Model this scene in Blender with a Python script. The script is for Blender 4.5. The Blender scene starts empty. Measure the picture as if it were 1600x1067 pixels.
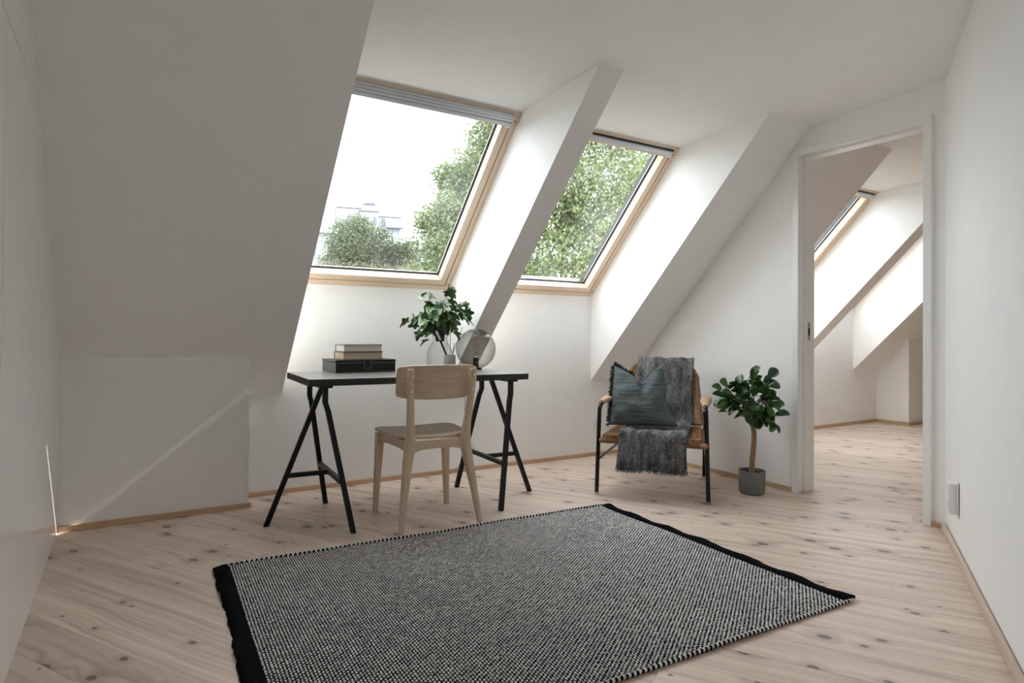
import bpy, bmesh, math, random
import numpy as np
from mathutils import Vector, Matrix
random.seed(7); rng = np.random.default_rng(7)
sc = bpy.context.scene
COL = sc.collection
R = math.radians

# ------------------------------------------------------------------ camera, sky, sun, exposure
CAMH = 0.97
def make_camera():
    yw, pt, rl = R(31.2813), R(0.579), R(0.4539)
    fw = Vector((math.sin(yw), math.cos(yw), 0)); rt = Vector((math.cos(yw), -math.sin(yw), 0)); up = Vector((0, 0, 1))
    fw2 = fw*math.cos(pt) + up*math.sin(pt); up2 = up*math.cos(pt) - fw*math.sin(pt)
    rt3 = rt*math.cos(rl) + up2*math.sin(rl); up3 = up2*math.cos(rl) - rt*math.sin(rl)
    cd = bpy.data.cameras.new('camera'); cam = bpy.data.objects.new('camera', cd); COL.objects.link(cam)
    cd.sensor_width = 36; cd.sensor_fit = 'HORIZONTAL'; cd.lens = 984.1137*36/1600
    cd.shift_y = -(533.5-509.2867)/1600
    cd.clip_start = 0.02; cd.clip_end = 1000
    m = Matrix.Identity(4)
    for i in range(3):
        m[i][0] = rt3[i]; m[i][1] = up3[i]; m[i][2] = -fw2[i]
    m.translation = Vector((0, 0, CAMH)); cam.matrix_world = m
    sc.camera = cam
make_camera()
SKY_STRENGTH = 3.6
SUN_STRENGTH = 7.0
w = bpy.data.worlds.new('sky'); sc.world = w; w.use_nodes = True
bg = w.node_tree.nodes['Background']; bg.inputs[0].default_value = (0.89, 0.94, 1.0, 1); bg.inputs[1].default_value = SKY_STRENGTH
sl = bpy.data.lights.new('sun', 'SUN'); sl.energy = SUN_STRENGTH; sl.angle = R(0.53); sl.color = (1.0, 0.95, 0.87)
so = bpy.data.objects.new('sun', sl); COL.objects.link(so)
so.rotation_mode = 'QUATERNION'; so.rotation_quaternion = Vector((-2.03, 0.05, -1.68)).to_track_quat('-Z', 'Y')
so.location = (8, 3, 8)
vs = sc.view_settings; vs.view_transform = 'Standard'; vs.look = 'None'; vs.gamma = 1.0; vs.use_curve_mapping = False; vs.exposure = 1.0
try:
    sc.cycles.max_bounces = 16; sc.cycles.diffuse_bounces = 12; sc.cycles.glossy_bounces = 5; sc.cycles.transmission_bounces = 8
    sc.cycles.transparent_max_bounces = 24; sc.cycles.sample_clamp_indirect = 6.0; sc.cycles.caustics_reflective = False; sc.cycles.caustics_refractive = False
    sc.cycles.use_denoising = True
except Exception:
    pass

# ------------------------------------------------------------------ mesh helpers
class MB:
    def __init__(s): s.v = []; s.f = []; s.m = []; s.mi = 0
    def add(s, vs, fs):
        b = len(s.v); s.v += [tuple(map(float, p)) for p in vs]
        for f in fs: s.f.append([b+i for i in f]); s.m.append(s.mi)
        return s
    def box(s, lo, hi, M=None):
        x0, y0, z0 = lo; x1, y1, z1 = hi
        p = [(x0,y0,z0),(x1,y0,z0),(x1,y1,z0),(x0,y1,z0),(x0,y0,z1),(x1,y0,z1),(x1,y1,z1),(x0,y1,z1)]
        if M is not None: p = [tuple(M @ Vector(q)) for q in p]
        return s.add(p, [(0,3,2,1),(4,5,6,7),(0,1,5,4),(1,2,6,5),(2,3,7,6),(3,0,4,7)])
    def prism(s, a, b):           # two matching polygons joined
        n = len(a); fs = [tuple(range(n-1, -1, -1)), tuple(range(n, 2*n))]
        fs += [(i, (i+1) % n, n+(i+1) % n, n+i) for i in range(n)]
        return s.add(list(a)+list(b), fs)
    def loft(s, secs, cap=True):  # list of rings with equal counts
        n = len(secs[0]); vs = [p for r in secs for p in r]; fs = []
        for k in range(len(secs)-1):
            for i in range(n):
                j = (i+1) % n; fs.append((k*n+i, k*n+j, (k+1)*n+j, (k+1)*n+i))
        if cap: fs += [tuple(range(n-1, -1, -1)), tuple((len(secs)-1)*n+i for i in range(n))]
        return s.add(vs, fs)
    def loft_h(s, secs, n=16, e=3.5):   # (cx,cy,cz,wx,wy) horizontal superellipse sections
        rs = []
        for cx, cy, cz, wx, wy in secs:
            r = []
            for i in range(n):
                a = 2*math.pi*(i+.5)/n; c, q = math.cos(a), math.sin(a)
                r.append((cx+wx/2*math.copysign(abs(c)**(2/e), c), cy+wy/2*math.copysign(abs(q)**(2/e), q), cz))
            rs.append(r)
        return s.loft(rs)
    def tube(s, pts, rad, n=10, cap=True, flat=None):
        pts = [Vector(p) for p in pts]; m = len(pts)
        if not hasattr(rad, '__len__'): rad = [rad]*m
        t0 = (pts[1]-pts[0]).normalized(); a = t0.orthogonal().normalized()
        if flat is not None: a = (Vector(flat)-t0*t0.dot(Vector(flat))).normalized()
        rs = []
        for k in range(m):
            t = (pts[min(k+1, m-1)]-pts[max(k-1, 0)]).normalized()
            a = (a-t*t.dot(a)).normalized(); b = t.cross(a); r = rad[k]
            ra, rb = (r, r) if not hasattr(r, '__len__') else r
            rs.append([tuple(pts[k]+a*ra*math.cos(2*math.pi*i/n)+b*rb*math.sin(2*math.pi*i/n)) for i in range(n)])
        return s.loft(rs, cap)
    def lathe(s, prof, c=(0,0,0), n=32):
        rs = [[(c[0]+r*math.cos(2*math.pi*i/n), c[1]+r*math.sin(2*math.pi*i/n), c[2]+z) for i in range(n)] for r, z in prof]
        return s.loft(rs, True)
    def shell(s, prof, c=(0,0,0), n=40):  # open lathe, no caps
        rs = [[(c[0]+r*math.cos(2*math.pi*i/n), c[1]+r*math.sin(2*math.pi*i/n), c[2]+z) for i in range(n)] for r, z in prof]
        return s.loft(rs, False)
    def grid(s, P):               # 2-D list of points
        nu, nv = len(P), len(P[0]); vs = [p for r in P for p in r]
        return s.add(vs, [(i*nv+j, i*nv+j+1, (i+1)*nv+j+1, (i+1)*nv+j) for i in range(nu-1) for j in range(nv-1)])
    def sheet(s, P, N, th):       # grid with thickness: P front points, N normals
        Q = [[tuple(Vector(p)+Vector(n)*th) for p, n in zip(r, q)] for r, q in zip(P, N)]
        nu, nv = len(P), len(P[0])
        b = len(s.v); vs = [p for r in P for p in r]+[p for r in Q for p in r]; o = nu*nv; fs = []
        for i in range(nu-1):
            for j in range(nv-1):
                a = (i*nv+j, i*nv+j+1, (i+1)*nv+j+1, (i+1)*nv+j); fs.append(a[::-1]); fs.append(tuple(o+k for k in a))
        ed = [(i*nv) for i in range(nu)]+[(nu-1)*nv+j for j in range(1, nv)]+[i*nv+nv-1 for i in range(nu-2, -1, -1)]+[j for j in range(nv-2, 0, -1)]
        for k in range(len(ed)):
            p, q = ed[k], ed[(k+1) % len(ed)]; fs.append((p, q, o+q, o+p))
        return s.add(vs, fs)
    def mesh(s, name, mats, smooth=True, ang=40, fix=True):
        me = bpy.data.meshes.new(name); me.from_pydata(s.v, [], s.f); me.update()
        for mt in (mats if isinstance(mats, (list, tuple)) else [mats]): me.materials.append(mt)
        if len(me.materials) > 1: me.polygons.foreach_set('material_index', s.m)
        if fix:
            bm = bmesh.new(); bm.from_mesh(me); bmesh.ops.recalc_face_normals(bm, faces=bm.faces); bm.to_mesh(me); bm.free()
        if smooth:
            me.polygons.foreach_set('use_smooth', [True]*len(me.polygons)); me.set_sharp_from_angle(angle=R(ang))
        return me
    def build(s, name, mats, parent=None, smooth=True, bevel=0, ang=40, fix=True, loc=None, rot=None):
        o = bpy.data.objects.new(name, s.mesh(name, mats, smooth, ang, fix)); COL.objects.link(o)
        if parent is not None: o.parent = parent
        if loc is not None: o.location = loc
        if rot is not None: o.rotation_euler = rot
        if bevel:
            b = o.modifiers.new('edge', 'BEVEL'); b.width = bevel; b.segments = 2; b.limit_method = 'ANGLE'; b.angle_limit = R(40)
        return o
def fast_mesh(name, verts, quads, mat, smooth=False):     # numpy arrays
    me = bpy.data.meshes.new(name); nv, nf, k = len(verts), len(quads), quads.shape[1]
    me.vertices.add(nv); me.vertices.foreach_set('co', verts.astype(np.float32).ravel())
    me.loops.add(nf*k); me.loops.foreach_set('vertex_index', quads.astype(np.int32).ravel())
    me.polygons.add(nf); me.polygons.foreach_set('loop_start', np.arange(0, nf*k, k, dtype=np.int32))
    me.update(calc_edges=True); me.materials.append(mat)
    if smooth: me.polygons.foreach_set('use_smooth', [True]*nf)
    return me
def link(name, me, parent=None, loc=None, rot=None, kind=None):
    o = bpy.data.objects.new(name, me); COL.objects.link(o)
    if parent is not None: o.parent = parent
    if loc is not None: o.location = loc
    if rot is not None: o.rotation_euler = rot
    if kind: o['kind'] = kind
    return o
def tag(o, label, cat, group=None):
    o['label'] = label; o['category'] = cat
    if group: o['group'] = group
    return o
def thing(name, label, cat, loc=(0,0,0), rz=0, group=None):
    o = bpy.data.objects.new(name, None); COL.objects.link(o); o.location = loc; o.rotation_euler = (0,0,rz); o.empty_display_size = .1
    return tag(o, label, cat, group)
def struct(o, label=None):
    o['kind'] = 'structure'
    if label: o['label'] = label
    return o
def struct_empty(name, loc=(0,0,0), rot=(0,0,0), label=None):
    o = bpy.data.objects.new(name, None); COL.objects.link(o); o.location = loc; o.rotation_euler = rot; o.empty_display_size = .1
    return struct(o, label)

# ------------------------------------------------------------------ materials
def spline(pts, k=8):          # Catmull-Rom through the points
    P = [Vector(p) for p in pts]; P = [P[0]*2-P[1]]+P+[P[-1]*2-P[-2]]; out = []
    for i in range(1, len(P)-2):
        for j in range(k):
            t = j/k; a, b, c, d = P[i-1:i+3]
            out.append(((b*2)+(c-a)*t+(a*2-b*5+c*4-d)*t*t+(b*3-a-c*3+d)*t**3)*.5)
    return out+[P[-2]]
class NT:
    def __init__(s, name):
        s.mat = bpy.data.materials.new(name); s.mat.use_nodes = True; s.nt = s.mat.node_tree
        s.b = s.nt.nodes['Principled BSDF']; s.out = s.nt.nodes['Material Output']
    def n(s, t, **kw):
        nd = s.nt.nodes.new(t)
        for k, v in kw.items(): setattr(nd, k, v)
        return nd
    def l(s, a, b): s.nt.links.new(a, b)
    def val(s, v, sock):
        if hasattr(v, 'is_linked') or hasattr(v, 'links'): s.l(v, sock)
        else: sock.default_value = v
    def math(s, op, a, b=None, c=None):
        m = s.n('ShaderNodeMath', operation=op)
        for i, q in enumerate((a, b, c)):
            if q is not None: s.val(q, m.inputs[i])
        return m.outputs[0]
    def vmath(s, op, a, b=None):
        m = s.n('ShaderNodeVectorMath', operation=op)
        for i, q in enumerate((a, b)):
            if q is not None: s.val(q, m.inputs[i])
        return m.outputs[0] if op not in ('LENGTH', 'DOT_PRODUCT', 'DISTANCE') else m.outputs['Value']
    def mix(s, f, a, b, blend='MIX'):
        m = s.n('ShaderNodeMix', data_type='RGBA', blend_type=blend)
        s.val(f, m.inputs[0]); s.val(a, m.inputs[6]); s.val(b, m.inputs[7]); return m.outputs[2]
    def noise(s, vec, scale=5, detail=2, rough=.5, dim='3D'):
        m = s.n('ShaderNodeTexNoise', noise_dimensions=dim); s.l(vec, m.inputs['Vector'])
        m.inputs['Scale'].default_value = scale; m.inputs['Detail'].default_value = detail; m.inputs['Roughness'].default_value = rough
        return m.outputs[0]
    def ramp(s, f, stops):
        r = s.n('ShaderNodeValToRGB'); s.l(f, r.inputs[0]); e = r.color_ramp.elements
        while len(e) < len(stops): e.new(.5)
        for q, (p, c) in zip(e, stops): q.position = p; q.color = c if len(c) == 4 else (*c, 1)
        return r.outputs[0]
    def smooth(s, v, a, b, lo=0.0, hi=1.0):
        m = s.n('ShaderNodeMapRange', interpolation_type='SMOOTHSTEP'); s.val(v, m.inputs[0])
        for i, q in zip((1, 2, 3, 4), (a, b, lo, hi)): s.val(q, m.inputs[i])
        return m.outputs[0]
    def coord(s, which='Object', scale=None):
        c = s.n('ShaderNodeTexCoord').outputs[which]
        if scale is None: return c
        m = s.n('ShaderNodeMapping'); s.l(c, m.inputs[0]); m.inputs['Scale'].default_value = scale; return m.outputs[0]
    def bump(s, h, strength=.2, dist=.002):
        b = s.n('ShaderNodeBump'); b.inputs['Strength'].default_value = strength; b.inputs['Distance'].default_value = dist
        s.l(h, b.inputs['Height']); s.l(b.outputs[0], s.b.inputs['Normal'])
    def set(s, **kw):
        for k, v in kw.items():
            k = {'color': 'Base Color', 'rough': 'Roughness', 'metal': 'Metallic', 'spec': 'Specular IOR Level', 'trans': 'Transmission Weight', 'ior': 'IOR',
                 'sheen': 'Sheen Weight', 'sub': 'Subsurface Weight', 'coat': 'Coat Weight'}.get(k, k)
            if isinstance(v, tuple) and len(v) == 3: v = (*v, 1)
            s.val(v, s.b.inputs[k])
        return s
def plain(name, color, rough=.5, var=.06, scale=40, bump=.0, metal=0, spec=.5, dist=.001):
    t = NT(name); c = t.coord()
    f = t.noise(c, scale, 3)
    lo = tuple(x*(1-var) for x in color); hi = tuple(min(1, x*(1+var)) for x in color)
    t.set(color=t.ramp(f, [(.3, lo), (.7, hi)]), rough=rough, metal=metal, spec=spec)
    if bump: t.bump(f, bump, dist)
    return t.mat
def wood(name, light, dark, axis=0, fine=60, rough=.5, stretch=14, rings=0.0):
    t = NT(name); sc3 = [fine]*3; sc3[axis] = fine/stretch
    ob = t.n('ShaderNodeObjectInfo').outputs['Random']
    c = t.vmath('ADD', t.coord('Object'), t.math('MULTIPLY', ob, 13.7))
    mp = t.n('ShaderNodeMapping'); t.l(c, mp.inputs[0]); mp.inputs['Scale'].default_value = sc3
    f1 = t.noise(mp.outputs[0], 1, 4, .6)
    mp2 = t.n('ShaderNodeMapping'); t.l(c, mp2.inputs[0]); mp2.inputs['Scale'].default_value = [q*.22 for q in sc3]
    f2 = t.noise(mp2.outputs[0], 1, 2, .5)
    f = t.math('ADD', t.math('MULTIPLY', f1, .45), t.math('MULTIPLY', f2, .55))
    if rings:
        wv = t.math('SINE', t.math('MULTIPLY', f2, 60.0)); f = t.math('ADD', f, t.math('MULTIPLY', wv, rings))
    t.set(color=t.ramp(f, [(.32, dark), (.68, light)]), rough=rough); t.bump(f1, .08, .0006)
    return t.mat
M = {}
M['wall'] = plain('white_wall_paint', (.88, .88, .875), .62, .012, 9, .03)
M['wall_gloss'] = plain('white_satin_panel', (.84, .84, .835), .21, .01, 6)
M['lacquer'] = plain('white_lacquer', (.84, .84, .83), .28, .01, 12)
M['pine'] = wood('clear_pine', (.83, .68, .53), (.73, .55, .395), 0, 70, .42, 16)
M['pine_v'] = wood('clear_pine_upright', (.83, .68, .53), (.73, .55, .395), 1, 70, .42, 16)
M['skirting'] = wood('oak_skirting', (.62, .43, .28), (.47, .30, .18), 0, 70, .5, 16)
M['pale_skirting'] = wood('soaped_pine_skirting', (.66, .53, .43), (.54, .42, .335), 0, 60, .5, 14)
M['birch'] = wood('pale_ash_wood', (.66, .52, .39), (.55, .41, .29), 2, 60, .45, 14, .06)
M['birch_x'] = wood('pale_ash_veneer', (.64, .50, .375), (.52, .385, .275), 0, 34, .42, 7, .10)
M['black_metal'] = plain('black_powder_coat', (.006, .0068, .0072), .45, .1, 60, spec=.28)
M['black_gloss'] = plain('black_lacquered_tube', (.005, .0055, .006), .22, .1, 60, spec=.35)
M['desk'] = plain('black_brown_laminate', (.045, .047, .048), .30, .03, 50, spec=1.0)
for _m in (M['desk'],):
    _b = _m.node_tree.nodes['Principled BSDF']; _b.inputs['Coat Weight'].default_value = 1.0; _b.inputs['Coat Roughness'].default_value = .24; _b.inputs['Coat IOR'].default_value = 2.2; _b.inputs['Sheen Weight'].default_value = .8; _b.inputs['Sheen Roughness'].default_value = .35
M['desk_edge'] = plain('black_brown_edge_band', (.024, .026, .025), .5, .1, 50, spec=.3)
M['black_plastic'] = plain('black_plastic', (.005, .005, .005), .35, .1, 60, spec=.3)
M['steel'] = plain('brushed_steel', (.55, .55, .56), .25, .05, 80, metal=1.0)
M['alu'] = plain('grey_aluminium', (.60, .62, .65), .4, .03, 60, metal=.35)
M['gasket'] = plain('dark_gasket', (.015, .016, .022), .5, .1, 60)
M['white_plastic'] = plain('white_plastic', (.80, .80, .80), .3, .01, 50)
M['grey_hole'] = plain('socket_hole', (.16, .16, .16), .5, .1, 50)

def floor_material():
    t = NT('soaped_pine_boards')
    rnd = t.n('ShaderNodeObjectInfo').outputs['Random']
    off = t.n('ShaderNodeCombineXYZ'); t.l(t.math('MULTIPLY', rnd, 37.3), off.inputs[0]); t.l(t.math('MULTIPLY', rnd, 91.7), off.inputs[1])
    P = t.vmath('ADD', t.coord('Object'), off.outputs[0])
    sp = t.n('ShaderNodeSeparateXYZ'); t.l(P, sp.inputs[0]); px, py = sp.outputs[0], sp.outputs[1]
    SX, SY = 3.3, 7.0
    def knots(seed, sx, sy, keep, r0, r1):
        q = t.n('ShaderNodeCombineXYZ'); t.l(t.math('MULTIPLY_ADD', px, sx, seed), q.inputs[0]); t.l(t.math('MULTIPLY', py, sy), q.inputs[1])
        vo = t.n('ShaderNodeTexVoronoi', voronoi_dimensions='2D', feature='F1'); t.l(q.outputs[0], vo.inputs['Vector']); vo.inputs['Scale'].default_value = 1
        df = t.vmath('SUBTRACT', q.outputs[0], vo.outputs['Position'])
        wob = t.n('ShaderNodeCombineXYZ'); nz = t.noise(P, 22, 2); t.l(t.math('MULTIPLY_ADD', nz, .010, -.005), wob.inputs[0]); t.l(t.math('MULTIPLY_ADD', nz, .006, -.003), wob.inputs[1])
        df = t.vmath('ADD', t.vmath('MULTIPLY', df, (1/sx*.72, 1/sy, 0)), wob.outputs[0])
        d = t.vmath('LENGTH', df)
        cs = t.n('ShaderNodeSeparateColor'); t.l(vo.outputs['Color'], cs.inputs[0])
        rad = t.math('MULTIPLY', t.math('MULTIPLY_ADD', cs.outputs[0], r1-r0, r0), t.math('LESS_THAN', cs.outputs[1], keep))
        return d, rad, cs.outputs[2]
    d1, r1, h1 = knots(0.0, SX, SY, .80, .008, .021)
    d2, r2, h2 = knots(51.3, 6.1, 9.0, .30, .003, .008)
    def mask(d, r, a, b): return t.smooth(t.math('DIVIDE', d, t.math('ADD', r, 1e-4)), a, b, 1.0, 0.0)
    core = t.math('MAXIMUM', t.math('MULTIPLY', mask(d1, r1, .75, 1.05), t.math('GREATER_THAN', r1, .001)), t.math('MULTIPLY', mask(d2, r2, .6, 1.1), t.math('GREATER_THAN', r2, .001)))
    halo = t.math('MULTIPLY', mask(d1, r1, .9, 3.6), t.math('GREATER_THAN', r1, .001))
    # grain deflected round the knots
    bend = t.math('MULTIPLY', t.math('MULTIPLY', mask(d1, r1, .2, 5.0), r1), 2.2)
    warp = t.noise(t.coord_scaled if False else P, 1.6, 2)
    yy = t.math('ADD', t.math('ADD', py, bend), t.math('MULTIPLY', warp, .055))
    g = t.n('ShaderNodeCombineXYZ'); t.l(t.math('MULTIPLY', px, .9), g.inputs[0]); t.l(t.math('MULTIPLY', yy, 26), g.inputs[1])
    streak = t.noise(g.outputs[0], 1, 3, .55)
    g2 = t.n('ShaderNodeCombineXYZ'); t.l(t.math('MULTIPLY', px, 5.0), g2.inputs[0]); t.l(t.math('MULTIPLY', yy, 210), g2.inputs[1])
    fine = t.noise(g2.outputs[0], 1, 2, .5)
    lines = t.math('POWER', t.math('ABSOLUTE', t.math('SINE', t.math('MULTIPLY', yy, 150.0))), 9.0)
    lines = t.math('MULTIPLY', lines, t.smooth(t.noise(P, 2.4, 1), .5, .72))
    base = t.ramp(streak, [(.30, (.54, .405, .33)), (.46, (.71, .57, .47)), (.62, (.79, .655, .55)), (.8, (.83, .70, .595))])
    base = t.mix(t.math('MULTIPLY', lines, .38), base, (.46, .33, .25, 1))
    base = t.mix(t.math('MULTIPLY', t.smooth(fine, .45, .75), .18), base, (.50, .40, .33, 1))
    base = t.mix(t.math('MULTIPLY', halo, .48), base, (.42, .315, .27, 1))
    ring = t.math('MULTIPLY', core, t.smooth(t.math('SINE', t.math('MULTIPLY', d1, 900.0)), -.6, .8, .72, 1.0))
    base = t.mix(t.math('MULTIPLY', ring, .88), base, (.105, .080, .074, 1))
    tint = t.math('MULTIPLY_ADD', t.math('FRACT', t.math('MULTIPLY', rnd, 17.0)), .20, .86)
    tc = t.n('ShaderNodeCombineXYZ')
    for i in range(3): t.l(tint, tc.inputs[i])
    col = t.vmath('MULTIPLY', base, tc.outputs[0])
    t.set(color=col, rough=t.math('MULTIPLY_ADD', fine, .12, .36), spec=.45)
    t.bump(t.math('SUBTRACT', fine, core), .05, .0005)
    return t.mat
M['floor'] = floor_material()

def schlick(t, f0=.04):       # same reflectance on both sides of a thin sheet
    lw = t.n('ShaderNodeLayerWeight'); lw.inputs[0].default_value = .5
    return t.math('MULTIPLY_ADD', t.math('POWER', lw.outputs['Facing'], 5.0), 1-f0, f0)
def glass_pane():
    t = NT('window_glass'); nt = t.nt; nt.nodes.remove(t.b)
    tr = t.n('ShaderNodeBsdfTransparent'); tr.inputs[0].default_value = (.95, .965, .96, 1)
    gl = t.n('ShaderNodeBsdfGlossy'); gl.inputs['Roughness'].default_value = 0.0
    mx = t.n('ShaderNodeMixShader'); t.l(schlick(t), mx.inputs[0]); t.l(tr.outputs[0], mx.inputs[1]); t.l(gl.outputs[0], mx.inputs[2])
    # patchy translucent layer added to haze the view outside
    f = t.noise(t.coord('Object'), 2.2, 3, .6); tl = t.n('ShaderNodeBsdfTranslucent'); tl.inputs[0].default_value = (.9, .92, .92, 1)
    m2 = t.n('ShaderNodeMixShader'); t.l(t.smooth(f, .4, .75, .001, .012), m2.inputs[0]); t.l(mx.outputs[0], m2.inputs[1]); t.l(tl.outputs[0], m2.inputs[2])
    t.l(m2.outputs[0], t.out.inputs[0]); return t.mat
M['pane'] = glass_pane()
def thin_glass(name, tint, ior=1.45, dens=0.0, edge=(.8, .8, .8)):
    t = NT(name); nt = t.nt; nt.nodes.remove(t.b)
    lw = t.n('ShaderNodeLayerWeight'); lw.inputs[0].default_value = .35
    tr = t.n('ShaderNodeBsdfTransparent'); t.l(t.mix(lw.outputs['Facing'], (*tint, 1), (*edge, 1)), tr.inputs[0])
    gl = t.n('ShaderNodeBsdfGlossy'); gl.inputs['Roughness'].default_value = 0.01
    mx = t.n('ShaderNodeMixShader'); t.l(schlick(t), mx.inputs[0]); t.l(tr.outputs[0], mx.inputs[1]); t.l(gl.outputs[0], mx.inputs[2])
    t.l(mx.outputs[0], t.out.inputs[0]); return t.mat
M['clear_glass'] = thin_glass('clear_glass', (.965, .97, .97), 1.45, 0, (.60, .63, .65))
M['smoke_glass'] = thin_glass('smoked_glass', (.76, .76, .735), 1.5, 0, (.42, .42, .41))

# ------------------------------------------------------------------ room geometry constants (metres)
XL = -0.2818; YE = 3.9292; ZE = 0.5952; CT = 1/math.tan(R(45.382)); ZS = 1.255
YT, ZT, KC = 2.9989, 2.2085, 0.0414
X1L, X1R, X2L, X2R = 0.782, 1.8738, 2.0223, 3.1184
X3L, X3R, X4L, X4R = 4.42, 5.525, 5.675, 6.735
XD, YR = 3.5125, 1.5753; WT = 0.13
YB, XB = 3.6994, 0.5672
YB2, XB2 = 3.585, 7.19
XEND = 9.4; YSOUTH = -1.3
RD = Vector((-0.8606, -0.5093, 0)); RN = Vector((0.5093, -0.8606, 0))
zceil = lambda y: ZT + KC*(YT - y)
zslope = lambda y: ZE + (YE - y)/CT
YSC = (YE*1/CT + ZE - ZT - KC*YT)/(1/CT - KC); ZSC = zceil(YSC)
NO = Vector((0, .9535, .9303)).normalized()      # outward normal of the window plane

def px_prism(name, poly, x0, x1, mat, parent=None):
    mb = MB(); mb.prism([(x0, y, z) for y, z in poly], [(x1, y, z) for y, z in poly]); return mb.build(name, mat, parent, smooth=False)
# floor: boards perpendicular to the long wall
floor = struct_empty('floor', label='pale soaped pine board floor with dark knots')
sub = MB(); sub.box((XL-.1, YSOUTH-.1, -.09), (XEND+.1, YE+.2, -.024)); sub.build('subfloor', M['skirting'], floor, smooth=False)
def clip(poly, nx, ny, c):      # keep nx*x+ny*y <= c
    out = []
    for i in range(len(poly)):
        a, b = poly[i], poly[(i+1) % len(poly)]; da = nx*a[0]+ny*a[1]-c; db = nx*b[0]+ny*b[1]-c
        if da <= 0: out.append(a)
        if (da < 0 < db) or (db < 0 < da):
            t = da/(da-db); out.append((a[0]+(b[0]-a[0])*t, a[1]+(b[1]-a[1])*t))
    return out
BU = Vector((0.5093, -0.8606)); BV = Vector((0.8606, 0.5093)); BW = 0.152
def boards():
    vmin, vmax = -1.0, 10.2; k = 0
    v = vmin
    while v < vmax:
        u = -4.6 - random.random()*2.0
        while u < 6.5:
            L = random.uniform(1.9, 3.9)
            if v > 3.8: L *= 1.15
            g = .0006
            poly = [(u+g, v+g), (u+L-g, v+g), (u+L-g, v+BW-g), (u+g, v+BW-g)]
            wp = [tuple(BU*a+BV*b) for a, b in poly]
            wp = clip(wp, -1, 0, -(XL-.005)); wp = clip(wp, 0, 1, YE+.01); wp = clip(wp, 1, 0, XEND); wp = clip(wp, 0, -1, -YSOUTH)
            if v < 3.81: wp = clip(wp, RN.x, RN.y, RN.x*XD+RN.y*YR+.005)
            if len(wp) >= 3:
                area = abs(sum(wp[i][0]*wp[(i+1) % len(wp)][1]-wp[(i+1) % len(wp)][0]*wp[i][1] for i in range(len(wp))))/2
                if area > .003:
                    org = BU*u+BV*v; lp = []
                    for x, y in wp:
                        d = Vector((x, y))-org; lp.append((d.dot(BU), d.dot(BV)))
                    mb = MB(); mb.prism([(x, y, -.024) for x, y in lp], [(x, y, 0) for x, y in lp])
                    o = mb.build('floorboard', M['floor'], floor, smooth=False, loc=(org.x, org.y, 0), rot=(0, 0, math.atan2(BU.y, BU.x)))
            u += L
        v += BW
boards()
# ceiling slab
px_prism('ceiling', [(YT, ZT), (YSOUTH-.1, zceil(YSOUTH-.1)), (YSOUTH-.1, zceil(YSOUTH-.1)+.3), (YT+.12, ZT+.4), (YT+NO.y*.08, ZT+NO.z*.08)], XL-.1, XEND+.1, M['wall'])
struct(bpy.data.objects['ceiling'], 'white painted ceiling')
# sloped ceiling fields and rafters
prof = [(YE+.01, ZE), (YE, ZE), (YSC, ZSC), (YT, ZT), (YT+NO.y*.08, ZT+NO.z*.08), (YE+NO.y*.08, ZS+NO.z*.08), (YE+.25, ZS-.1), (YE+.25, ZE)]
for nm, a, b, lb in (('sloped_ceiling', XL-.1, X1L, 'wide white sloped ceiling beside the larger roof window'), ('rafter_beam', X1R, X2L, 'white boxed rafter between the two roof windows'),
                     ('sloped_ceiling', X2R, X3L, 'white sloped ceiling strip above the cane armchair running into the next room'), ('rafter_beam', X3R, X4L, 'white boxed rafter in the next room'),
                     ('sloped_ceiling', X4R, XEND+.1, 'white sloped ceiling at the end of the next room')):
    struct(px_prism(nm, prof, a, b, M['wall']), lb)
# eave wall under the roof windows, knee boxes
struct(px_prism('wall_window', [(YE, -.02), (YE, ZS), (YE+.055, ZS+.0536), (YE+.26, ZS-.1), (YE+.26, -.02)], XL-.1, XEND+.1, M['wall']), 'low white eave wall under the roof windows')
struct(px_prism('wall_knee', [(YB, 0), (YB, zslope(YB)), (YE, ZE), (YE, 0)], XL-.05, XB, M['wall']), 'boxed-out white knee wall under the wide sloped ceiling')
struct(px_prism('wall_knee', [(YB2, 0), (YB2, zslope(YB2)), (YE, ZE), (YE, 0)], XB2, XEND+.05, M['wall']), 'boxed-out white knee wall in the next room')
def gable(name, x0, x1, y0, y1, z1, mat=None, parent=None, z0=-.01):   # wall slab cut off under the roof
    poly = clip([(y0, z0), (y1, z0), (y1, z1), (y0, z1)], NO.y, NO.z, NO.y*YE+NO.z*ZS+.06)
    return px_prism(name, poly, x0, x1, mat or M['wall'], parent)
# left wall with a flush cupboard door
def wall_left():
    r = struct_empty('wall_left', label='white satin wall with a flush cupboard door')
    g = .004; zc0 = 1.785; y1, y2 = 2.075, 2.46
    gable('backing', XL-.12, XL-.008, YSOUTH, YE+.02, 2.7, M['grey_hole'], r)
    def panel(nm, ya, yb, za, zb): gable(nm, XL-.009, XL, ya, yb, zb, M['wall_gloss'], r, za)
    panel('wall_panel', y1+g/2, YE+.01, 0, zc0-g/2); panel('wall_panel', y2, YE+.01, zc0-g/2, zc0+g/2); panel('wall_panel', YSOUTH, YE+.01, zc0+g/2, 2.65)
    panel('cupboard_door', 1.40, y1-g/2, .0, zc0-g/2); panel('cupboard_door', .7, 1.40-g, .0, zc0-g/2); panel('wall_panel', YSOUTH, .7-g, 0, zc0-g/2)
wall_left()
# long wall at the camera's right side
mb = MB(); A0 = Vector((XD+.02, YR+.012, 0)); B0 = A0+RD*4.9; T = RN*.12
mb.prism([tuple(A0), tuple(B0), tuple(B0+T), tuple(A0+T)], [tuple(p+Vector((0, 0, 2.75))) for p in (A0, B0, B0+T, A0+T)])
struct(mb.build('wall_right', M['wall'], smooth=False), 'long plain white wall with a double socket')
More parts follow.
